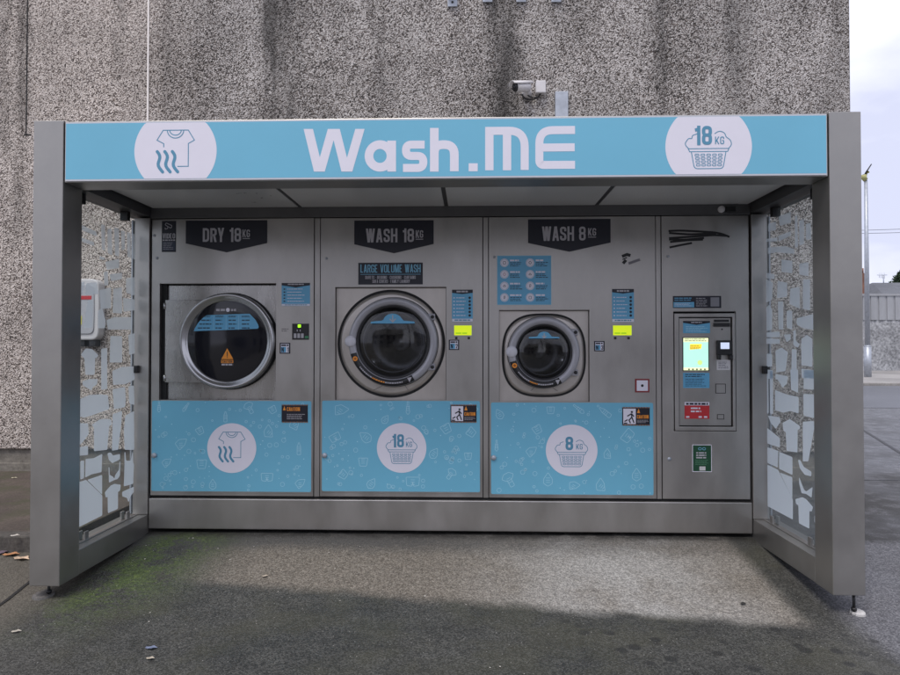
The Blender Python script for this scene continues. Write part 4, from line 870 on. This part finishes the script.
def d_scr(m_, q, y, rr):
    w_, h_ = q[1]-q[0], q[3]-q[2]; quad(m_, q[0]+.005, q[1]-.005, q[2]+.005, q[3]-.005, y, TSCREEN); quad(m_, q[0]+.005, q[1]-.005, q[3]-h_*.14, q[3]-.005, y-.0003, TSCRY); quad(m_, q[0]+.005, q[1]-.005, q[2]+.005, q[2]+h_*.10, y-.0003, TSCRY)
    T_ = mat('screen_text', rgb(110,120,90), .5); lines(m_, q[0]+w_*.08, q[1]-w_*.08, q[3]-h_*.13, q[3]-h_*.03, 2, y-.0006, T_, rr, .1, .4)
    m_.add([(q[0]+w_*.27,y-.0006,q[2]+h_*.63),(q[0]+w_*.70,y-.0006,q[2]+h_*.66),(q[0]+w_*.73,y-.0006,q[2]+h_*.80),(q[0]+w_*.28,y-.0006,q[2]+h_*.80)], [(0,1,2,3)], TSCRO)
    lines(m_, q[0]+w_*.28, q[0]+w_*.7, q[2]+h_*.64, q[2]+h_*.76, 3, y-.0009, T_, rr, .2, .4); m_.disc(q[0]+w_*.65, q[2]+h_*.25, y-.0006, .016, mat('lit_lime', rgb(190,240,130), .5, emit=rgb(180,240,120), estr=.85), 16)
    for k in range(5): c_ = q[0]+w_*(.2+.15*k); quad(m_, c_, c_+w_*.07, q[2]+h_*.03, q[2]+h_*.07, y-.0006, T_)
pst((682.4, 337.3, 709, 371), RUBBER, 'touch_screen', d_scr, .003, seed=2)
def d_low(m_, q, y, rr):
    w_, h_ = q[1]-q[0], q[3]-q[2]; lines(m_, q[0]+w_*.08, q[1]-w_*.1, q[3]-h_*.3, q[3]-h_*.05, 2, y, NAVY, rr, .3, .45); lines(m_, q[0]+w_*.08, q[1]-w_*.06, q[2]+h_*.08, q[3]-h_*.36, 5, y, NAVY, rr, .35, .3)
pst((683, 372.8, 709.5, 388), BLUES, 'price_sticker', d_low, seed=3)
def d_red(m_, q, y, rr):
    w_, h_ = q[1]-q[0], q[3]-q[2]; quad(m_, q[0], q[1], q[3]-h_*.2, q[3], y, WHITE); lines(m_, q[0]+w_*.06, q[1]-w_*.06, q[3]-h_*.19, q[3]-h_*.03, 1, y-.0003, NAVY, rr, 0, .7)
    lines(m_, q[0]+w_*.25, q[1]-w_*.25, q[2]+h_*.35, q[3]-h_*.28, 2, y, WHITE, rr, .3, .5)
    for k in (.06, .56, .78): quad(m_, q[0]+w_*k, q[0]+w_*(k+.13), q[2]+h_*.06, q[2]+h_*.16, y, WHITE)
pst((684.5, 402, 709.4, 418.8), RED, 'card_sticker', d_red, seed=4)
pst((714, 319.6, 728.8, 322), RUBBER, 'coin_slot', None, .006); pst((713.3, 323, 729.6, 326.6), RUBBER, 'slot_lip', None, .01); pst((721.3, 328.5, 722.7, 330), RUBBER, 'keyhole', None, .002)
q = prect(716, 340.4, 731.4, 358); mb = MB(); mb.box(q[0], q[1], yp-.02, yp-.0001, q[2]+.02, q[3], RUBBER); mb.prism([(q[0]+.004, q[2]-.01), (q[0]+.02, q[2]-.012), (q[0]+.022, q[2]+.0198), (q[0]+.002, q[2]+.0198)], yp-.035, yp-.0002, RUBBER); mb.prism([(q[1]-.022, q[2]-.012), (q[1]-.004, q[2]-.008), (q[1]-.002, q[2]+.0198), (q[1]-.024, q[2]+.0198)], yp-.035, yp-.0002, RUBBER)
rd = mb.build('card_reader', pay, bevel=.003); mb = MB(); quad(mb, q[0]+.022, q[1]-.02, q[3]-.056, q[3]-.014, yp-.0204, mat('lit_reader_screen', rgb(200,205,225), .3, emit=rgb(190,200,225), estr=.6)); mb.build('screen', rd)
def d_lab(m_, q, y, rr): lines(m_, q[0]+.01, q[1]-.01, q[2]+.008, q[3]-.012, 5, y, mat('label_print', rgb(110,110,120), .5), rr, .3, .4)
pst((716.7, 359.6, 730, 370), WPLAS, 'paper_label', d_lab, seed=5)
def d_h(m_, q, y, rr): m_.ribbon([(q[0]+.004,q[2]+.004),(q[1]-.004,q[2]+.004),(q[1]-.004,q[3]-.004),(q[0]+.004,q[3]-.004)], .004, lambda a, b: (a, y, b), BLACK, True)
pst((715, 383.4, 726, 393.7), FASCIA, 'hatch', d_h, .002); pst((716.7, 413.9, 724.4, 419.7), FASCIA, 'hatch', d_h, .002)
q = rect(672.8, 296, 721.2, 308); mb, y = sticker(pay, q, NAVY); w_, h_ = q[1]-q[0], q[3]-q[2]; rr = random.Random(14)
quad(mb, q[0]+.004, q[0]+w_*.44, q[2]+.005, q[2]+h_*.5, y, BLUES); lines(mb, q[0]+.01, q[0]+w_*.4, q[2]+h_*.58, q[3]-h_*.1, 2, y, BLUES, rr, .3, .4); lines(mb, q[0]+.01, q[0]+w_*.4, q[2]+.01, q[2]+h_*.44, 3, y-.0003, WHITE, rr, .3, .3)
lines(mb, q[0]+w_*.48, q[0]+w_*.72, q[2]+h_*.1, q[3]-h_*.12, 5, y, GREYT, rr, .3, .3); quad(mb, q[0]+w_*.78, q[1]-w_*.04, q[2]+h_*.12, q[3]-h_*.12, y, mat('plain_grey_patch', rgb(130,130,136), .5)); mb.build('app_sticker', pay)
q = rect(692.2, 444.6, 711.8, 471.9); mb, y = sticker(pay, q, WHITE); quad(mb, q[0]+.004, q[1]-.004, q[2]+.004, q[3]-.004, y, GREEN); w_, h_ = q[1]-q[0], q[3]-q[2]; y -= .0004; rr = random.Random(15)
for k in (-1, 1): mb.ribbon([(q[0]+w_/2+k*.013+.010*math.cos(t*.45), q[3]-h_*.15+.008*math.sin(t*.45)) for t in range(14)], .003, lambda a, b: (a, y, b), CYANT, True)
lines(mb, q[0]+w_*.2, q[1]-w_*.2, q[2]+h_*.48, q[3]-h_*.26, 3, y, GREYT, rr, .15, .6); lines(mb, q[0]+w_*.15, q[1]-w_*.15, q[2]+h_*.25, q[2]+h_*.45, 4, y, mat('pale_green', rgb(90,140,110), .5), rr, .2, .35); quad(mb, q[0]+w_*.36, q[1]-w_*.33, q[2]+h_*.05, q[2]+h_*.2, y, WPLAS)
mb.build('recycling_sticker', pay)
c = T(669.3, 459); mb = MB(); mb.lathe(c[0], c[1], YF-.0001, [(.013,0),(.013,.004),(0,.006)], GALV, 20); mb.build('lock', pay)
mb = MB()
for k, pts in enumerate(([(668.5,231),(680,230.5),(700,231.5),(716,232.5),(724,234.5),(729.5,237)], [(728,236),(715,235),(690,236.8),(669,238.2)], [(669,233),(690,234.5),(716,233.2)], [(669,239.5),(685,239.8),(704,238)], [(670,242),(688,240.2),(703,239.6)], [(669.5,247.5),(680,245.2),(692,243)])):
    mb.ribbon(fillet([T(*p) for p in pts], .03, False, 4), .0135, lambda a, b: (a, YF-.0005-.0001*k, b), INK)
mb.build('graffiti', pay)

# small bolts and marks on fascias
for root, pl in ((dry, ((154.5,235.5),(157.3,258))), (w18, ((326.6,258.5),)), (w8, ((494.5,257),)), (pay, ((668,256.5),))):
    for p in pl: c = T(*p); mb = MB(); mb.lathe(c[0], c[1], YF-.0001, [(.009,0),(.009,.003),(0,.004)], GALV, 14); mb.build('bolt', root)

# ------------------------------------------------------------------ things on the wall
cam_ = thing('security_camera', (*[at(540, 89, WY)[0]], WY, at(540, 89, WY)[1]), 'white bullet security camera on a square box above the header sign', 'security camera')
jx, jz = at(540.0, 89, WY); MB().box(jx-.045, jx+.048, WY-.07, WY-.001, jz-.06, jz+.055, WPLAS).build('junction_box', cam_, bevel=.008)
c2 = at(527.5, 90.5, WY-.08); mb = MB(); mb.lathe(c2[0], c2[1], WY-.001, [(.045,0),(.045,.02),(.03,.05),(.028,.09),(.0,.10)], WPLAS, 28); mb.build('bracket', cam_)
hd = Vector((-.86, -.50, -.20)).normalized(); c0 = Vector((c2[0]+.01, WY-.13, c2[1]+.012)); hb = [c0, c0+hd*.15]
mb = MB(); mb.tube([hb[0], hb[0]+hd*.01, hb[1]], [.036,.043,.043], WPLAS, 20); hs = mb.build('housing', cam_)
mb = MB(); mb.tube([hb[1]+hd*.001, hb[1]+hd*.012], [.041,.036], RUBBER, 20); mb.tube([hb[1]+hd*.0121, hb[1]+hd*.018], [.015,.013], DKGLASS, 16); mb.build('lens', hs)
mb = MB(); u = hd.cross(Vector((0,0,1))).normalized(); v = u.cross(hd)
vs = []
for d_ in (-.02, .19):
    for k in range(9): t = math.radians(20+140*k/8); vs.append(c0+hd*d_+u*.050*math.cos(t)+v*.052*math.sin(t)+v*.002)
mb.add(vs, [(k, k+1, k+10, k+9) for k in range(8)], WPLAS, True); o_ = mb.build('sun_shield', hs); sm = o_.modifiers.new('t', 'SOLIDIFY'); sm.thickness = .004
mb = MB(); mb.tube([(jx-.045+.09*math.cos(t)*.9-.04, WY-.03-.01*math.sin(t*2), jz-.055-.055*math.sin(t)) for t in [math.pi*k/14 for k in range(15)]], .007, RUBBER, 8)
mb.tube([(jx-.06+.06*math.cos(t), WY-.045, jz-.06-.035*math.sin(t)) for t in [math.pi*k/14 for k in range(15)]], .006, RUBBER, 8); mb.build('cable', cam_)
a, b = at(555, 92, WY-.03), at(568, 130, WY-.03)
tag(MB().box(a[0], b[0], WY-.05, WY-.001, 2.35, a[1], GALV).build('cable_trunking', bevel=.004, org=((a[0]+b[0])/2, WY, 2.35)), 'short grey metal trunking rising up the wall right of the security camera', 'trunking')
for k, (px, py, lab) in enumerate(((452.5, 7.5, 'lowest and leftmost of four grey metal brackets at the top of the wall'), (487.5, 3, 'second from left of four grey metal brackets at the top of the wall'), (521, 3, 'third from left of four grey metal brackets at the top of the wall'), (556, 3, 'rightmost of four grey metal brackets at the top of the wall'))):
    a = at(px, py, WY); mb = MB(); mb.box(a[0]-.045, a[0]+.045, WY-.02, WY-.001, a[1], a[1]+.13, GALV); mb.box(a[0]-.045, a[0]+.045, WY-.08, WY-.0205, a[1]+.10, a[1]+.11, GALV)
    tag(mb.build('wall_bracket', bevel=.003, org=(a[0], WY, a[1])), lab, 'bracket', 'metal brackets high on the wall')
    mb = MB(); mb.lathe(a[0], a[1]+.04, WY-.0202, [(.012,0),(.01,.006),(0,.007)], RUBBER, 12); mb.build('bolt', bpy.data.objects[-1] if False else COL.objects[-1], org=(a[0], WY, a[1]))
# white meter cabinet behind the left pane
ma, mbb = at(70, 279, WY-.1), at(98.5, 340, WY-.1)
mt = thing('meter_box', ((ma[0]+mbb[0])/2, WY, mbb[1]), 'white rounded plastic meter box on the wall behind the left glass pane', 'meter box')
MB_ = MB(); Pq = fillet([(ma[0],mbb[1]),(mbb[0],mbb[1]),(mbb[0]+.008,(ma[1]+mbb[1])/2),(mbb[0],ma[1]),(ma[0],ma[1])], .07, True, 6); MB_.prism(Pq, WY-.11, WY-.001, WPLAS); MB_.build('case', mt, bevel=.012)
mb = MB(); Pq = [(x*.72+.28*(ma[0]+mbb[0])/2, z*.8+.2*(ma[1]+mbb[1])/2) for x, z in Pq]; mb.prism(Pq, WY-.12, WY-.1105, mat('pale_grey_lid', rgb(175,176,182), .5)); mb.build('lid', mt, bevel=.004)
mb = MB(); cx0 = (ma[0]+mbb[0])/2; z = at(85, 297.5, WY-.15)[1]; mb.box(cx0-.06, cx0+.08, WY-.123, WY-.1205, z-.016, z+.018, RED); mb.build('warning_label', mt); mb = MB(); z = at(85, 319, WY-.15)[1]; mb.box(cx0-.08, cx0-.01, WY-.123, WY-.1205, z-.05, z+.03, mat('yellow_print', rgb(220,215,90), .5)); mb.build('warning_label', mt)
mb = MB(); mb.box(ma[0]+.08, ma[0]+.14, WY-.09, WY-.002, mbb[1]-.06, mbb[1]-.001, RUBBER); mb.box(ma[0]+.18, ma[0]+.24, WY-.09, WY-.002, mbb[1]-.06, mbb[1]-.001, RUBBER); mb.build('pipe_gland', mt, bevel=.006)

# ------------------------------------------------------------------ litter
def leaf(name, px, py, z, s, rot, col, label, cat='leaf'):
    x, y = atg(px, py, z)
    if z < .05:
        for _ in range(4): z = gz(x, y)+.001; x, y = atg(px, py, z)
    o_ = (x, y, z); m_ = MB(); L = []
    for k in range(14):
        t = 2*math.pi*k/14; r_ = s*(1+.22*math.cos(5*t)+R.uniform(-.08,.08)); a = r_*math.cos(t)*1.3; b = r_*math.sin(t)*.75
        L.append((x+a*math.cos(rot)-b*math.sin(rot), y+a*math.sin(rot)+b*math.cos(rot), z+.006+.012*abs(math.sin(t*1.5))*s/.04))
    L.append((x, y, z+.008)); m_.add(L, [(k, (k+1) % 14, 14) for k in range(14)], mat(name+'_'+str(int(px)), col, .6, var=.3, vscale=40))
    o = m_.build(name, org=o_); sm = o.modifiers.new('t', 'SOLIDIFY'); sm.thickness = .0015; return tag(o, label, cat)
gl = gz(-.6, .4)
leaf('fallen_leaf', 11, 555.5, gl, .032, .3, (.42,.20,.09), 'orange brown curled leaf at the foot of the kerb')
leaf('fallen_leaf', 22, 559.5, gl, .034, -.2, (.55,.40,.28), 'pale tan fallen leaf nearest the left post by the kerb')
leaf('fallen_leaf', 1, 554, gl, .03, .9, (.14,.10,.13), 'dark purplish leaf at the kerb by the left photo edge')
leaf('fallen_leaf', 14, 478.5, .083, .016, .1, (.6,.55,.4), 'tiny yellowish leaf on the pavement near the wall foot')
leaf('fallen_leaf', 15, 536.5, .09, .018, .4, (.6,.56,.5), 'small pale leaf lying on top of the kerb')
leaf('fallen_leaf', 743, 604.5, -.05, .014, .4, (.03,.028,.025), 'small dark wet leaf inside the right post')
leaf('paper_scrap', 151, 649, -.07, .017, .1, (.16,.19,.28), 'small bluish paper scrap on dark ground at the lower left', 'litter')
leaf('paper_scrap', 150, 659.5, -.07, .012, .1, (.42,.37,.29), 'cream paper scrap just below the bluish one', 'litter')
leaf('paper_scrap', 16, 632.5, -.07, .014, .3, (.40,.37,.31), 'pale cream paper scrap on brown ground by the left photo edge', 'litter')
leaf('paper_scrap', 265, 577, -.02, .012, .5, (.45,.38,.3), 'tan scrap on the edge of the dry ground left of centre', 'litter')
base = None
for (px, py) in ((189,538.5),(193,538.5),(157,543),(145,559.5),(254,547),(340,601),(425,596.5),(329,553),(300,555),(335,569),(150,613),(278,592),(466,605),(490,668),(500,667),(230,560),(360,547),(146,546),(218,549),(149,622)):
    zz = -.02; x, y = atg(px, py, zz)
    for _ in range(3): zz = gz(x, y); x, y = atg(px, py, zz)
    if base is None:
        base = MB(); s = .009; base.add([(s,0,.001),(.2*s,.8*s,.001),(-s,.3*s,.001),(-.7*s,-.6*s,.001),(.5*s,-.7*s,.001),(.1*s,0,.006)], [(0,1,5),(1,2,5),(2,3,5),(3,4,5),(4,0,5)], mat('pale_stone', (.45,.43,.39), .7)); o = base.build('stone_chip'); base = o
    else: o = base.copy(); COL.objects.link(o)
    o.location = (x, y, zz+.002); o.rotation_euler = (0, 0, R.uniform(0, 6)); sc = R.uniform(.4, .8); o.scale = (sc, sc, sc)
    tag(o, 'tiny pale stone chip lying on the ground under or in front of the kiosk', 'stone chip', 'pale stone chips scattered on the ground')

# ------------------------------------------------------------------ distance, right of the building
def gd(px, py, z=.035): return atg(px, py, z)
Y2 = gy(371)
fw = thing('boundary_wall', (22, Y2, .1), 'grey pebbledash boundary wall across the road, topped by metal cladding', 'wall')
FP = simple_rough('far_render', (.16,.165,.175), (.50,.51,.53), 9., .5, .9)
zt_ = at(885, 319, Y2)[1]; zt2 = at(885, 296, Y2)[1]
MB().box(8, 60, Y2, Y2+.3, 0, zt_, FP).build('masonry', fw)
CLAD = mat('grey_cladding', (.34,.35,.37), .5, .2, var=.12, vscale=2, stretch=(1,1,.3)); mb = MB(); x = 8
while x < 60: mb.box(x, x+.30, Y2-.06, Y2-.001, zt_-.05, zt2, CLAD); mb.box(x+.30, x+.42, Y2-.02, Y2-.0015, zt_-.05, zt2-.002, CLAD); x += .42
mb.box(8, 60, Y2-.1, Y2+.3, zt2+.002, zt2+.12, CLAD); mb.build('cladding', fw)
Y3 = Y2+8; rx, rz = at(890, 282, Y3+4); ez = at(890, 297, Y3)[1]
hs = thing('bungalow', (30, Y3, .1), 'low house with a dark slate roof behind the boundary wall', 'house')
MB().box(20, 48, Y3+.3, Y3+9, 0, ez, FP).build('wall', hs)
SL = simple_rough('slate', (.06,.065,.075), (.12,.125,.14), 12., .6, .6)
xr0 = at(868, 282, Y3+4)[0]
mb = MB(); mb.add([(xr0-1.2, Y3, ez), (48.4, Y3, ez), (46, Y3+4.5, rz), (xr0+.6, Y3+4.5, rz), (xr0-1.2, Y3+9.2, ez), (48.4, Y3+9.2, ez)], [(0,1,2,3), (5,4,3,2), (4,0,3), (1,5,2)], SL); rf = mb.build('roof', hs)
BR = simple_rough('brick', (.15,.07,.05), (.25,.12,.08), 10., 2., .8)
ca, cb = at(863.5, 273, Y3+2), at(868, 292, Y3+2); mb = MB(); mb.box(ca[0]-.4, cb[0], Y3+2, Y3+2.7, cb[1]-2, ca[1], BR); mb.tube([(ca[0]+.05, Y3+2.3, ca[1]+.001), (ca[0]+.05, Y3+2.3, ca[1]+.35)], .12, BR, 12); mb.build('chimney', rf)
# aerial
ax, az = at(883.5, 275, Y3+4.4); mb = MB(); mb.tube([(ax, Y3+4.4, rz-.3), (ax, Y3+4.4, az)], .035, GALV, 8); 
for k in range(4): mb.tube([(ax-.3+.12*k, Y3+4.4, az-.2-.02*k), (ax-.3+.12*k, Y3+4.4, az+.15)], .012, GALV, 6)
mb.tube([(ax-.45, Y3+4.4, az), (ax+.25, Y3+4.4, az)], .02, GALV, 6); mb.build('aerial', rf)
# lamp post
lx, ly = gd(867.8, 377, .13); lt = at(867.3, 180, ly)[1]
lp = thing('street_lamp', (lx, ly, .13), 'tall thin grey street lamp post on the far footpath right of the kiosk', 'street lamp')
mb = MB(); mb.tube([(lx, ly, .1), (lx, ly, 1.3)], [.13,.13], GALV, 14); mb.build('base', lp)
mb = MB(); mb.tube([(lx, ly, 1.301), (lx, ly, lt*.6), (lx, ly, lt)], [.095,.08,.06], GALV, 14); mb.tube([(lx, ly, 1.3), (lx, ly, 1.36)], [.125,.095], GALV, 14); mb.build('pole', lp)
mb = MB(); mb.tube([(lx, ly, lt), (lx-.12, ly, lt+.12), (lx+.1, ly, lt+.32)], [.09,.15,.05], mat('lamp_cream', rgb(180,178,120), .5), 10); mb.tube([(lx-.02, ly, lt+.25), (lx+.22, ly, lt+.62)], [.03,.02], RUBBER, 8); mb.build('lamp_head', lp)
# cables
for (pa, pb, lab) in (((700, 231), (910, 222.5), 'upper of two thin overhead cables crossing the sky at the right'), ((700, 233), (910, 226), 'lower of two thin overhead cables crossing the sky at the right')):
    Yc = 40; a = at(*pa, Yc); b = at(*pb, Yc); b = (b[0]+(b[0]-a[0]), b[1]+(b[1]-a[1])); mb = MB()
    mb.tube([(a[0]+(b[0]-a[0])*k/20, Yc, a[1]+(b[1]-a[1])*k/20-.4*math.sin(math.pi*k/20)) for k in range(21)], .014, RUBBER, 6)
    tag(mb.build('overhead_cable', org=(a[0], Yc, a[1])), lab, 'cable', 'overhead cables at the right')
# tree behind the house
tx, tz = at(898, 268, Y3+14); tr = thing('evergreen_tree', (tx+.45, Y3+14, .1), 'dark evergreen tree behind the house roof at the right edge', 'tree')
BARK = mat('bark', (.08,.06,.045), .9, var=.3); mb = MB(); tx += .45; ty = Y3+14; mb.tube([(tx, ty, 0), (tx+.05, ty, tz*.5), (tx, ty, tz*.93)], [.22,.14,.03], BARK, 10)
for k in range(26):
    z = tz*(.25+.7*k/26); a = k*2.4; L = (1-k/26)*1.6+.3; mb.tube([(tx, ty, z), (tx+L*math.cos(a), ty+L*math.sin(a), z+.25)], [.04,.01], BARK, 5)
mb.build('trunk', tr)
LV = [mat('needles_dark', (.018,.035,.018), .8), mat('needles_mid', (.035,.065,.028), .8)]; mb = MB(); rt_ = random.Random(5)
for k in range(5200):
    h = rt_.random()**.8; z = tz*(.2+.8*h); rad = (1-h)*2.1+.45*min(1, (1-h)*8); a = rt_.uniform(0, 6.283); rr_ = rad*math.sqrt(rt_.random())*(1+.25*math.sin(a*5+z*3)); p = Vector((tx+rr_*math.cos(a), ty+rr_*math.sin(a), z))
    d1 = Vector((rt_.gauss(0,1), rt_.gauss(0,1), rt_.gauss(0,1))).normalized()*.17; d2 = d1.cross(Vector((rt_.gauss(0,1), rt_.gauss(0,1), 1))).normalized()*.06
    mb.add([p-d1, p+d2, p+d1, p-d2], [(0,1,2,3)], LV[0 if rt_.random() < .6 else 1])
mb.build('crown', tr)

# ------------------------------------------------------------------ across the yard, behind the viewer: seen reflected in steel and glass
RW = simple_rough('rendered_wall', (.30,.28,.25), (.42,.40,.36), 8., .6)
for k, (hx, hy, hw, hh, lab) in enumerate(((-11, -30, 13, 4.6, 'long rendered house behind the viewer on the left'), (9, -33, 15, 5.2, 'wide rendered house behind the viewer on the right'))):
    h = thing('rendered_house', (hx+hw/2, hy, -.15), lab, 'house', 'houses behind the viewer'); MB().box(hx, hx+hw, hy-8, hy, -.2, hh, RW).build('wall', h, bevel=.02)
    mb = MB(); mb.add([(hx-.3, hy+.4, hh-.1), (hx+hw+.3, hy+.4, hh-.1), (hx+hw+.3, hy-4, hh+2.6), (hx-.3, hy-4, hh+2.6), (hx-.3, hy-8.4, hh-.1), (hx+hw+.3, hy-8.4, hh-.1)], [(0,3,2,1), (3,4,5,2), (0,4,3), (1,2,5)], SL); mb.build('roof', h)
    for c_ in range(4):
        for z in (.9, 3.0): mb = MB(); x = hx+1.2+c_*(hw-2.2)/4; mb.box(x, x+1.3, hy+.001, hy+.05, z, z+1.2, DKGLASS); mb.frame((x-.06, x+1.36, z-.06, z+1.26), (x+.02, x+1.28, z+.02, z+1.18), hy+.05, hy+.09, WPLAS); mb.build('window', h)
for k, (tx, ty, th) in enumerate(((-3, -24, 9), (4.5, -26, 10.5), (7.5, -22, 8))):
    t_ = thing('bare_tree', (tx, ty, -.15), ('left', 'middle', 'right')[k]+' of three winter trees behind the viewer', 'tree', 'winter trees behind the viewer'); rt2 = random.Random(40+k); mb = MB(); tw = MB()
    mb.tube([(tx, ty, -.2), (tx+.1, ty, th*.35), (tx, ty, th*.7)], [.22,.16,.08], BARK, 8)
    def grow(m_, p, d, L, r, n_):
        q = p+d*L; m_.tube([p, q], [r, r*.6], BARK, 5, False)
        if n_:
            for _ in range(3): dd = (d+Vector((rt2.gauss(0,.55), rt2.gauss(0,.55), rt2.gauss(.1,.4)))).normalized(); grow(tw, q, dd, L*.72, r*.55, n_-1)
    for a in range(9): ang = a*2.4; z = th*(.3+.045*a); grow(mb, Vector((tx, ty, z)), Vector((math.cos(ang)*.8, math.sin(ang)*.8, .7)).normalized(), th*.17, .07, 4)
    mb.build('trunk', t_); tw.build('crown', t_)

for o in bpy.data.objects:
    if '_o' in o: del o['_o']
SC.render.resolution_x = 1024; SC.render.resolution_y = 768
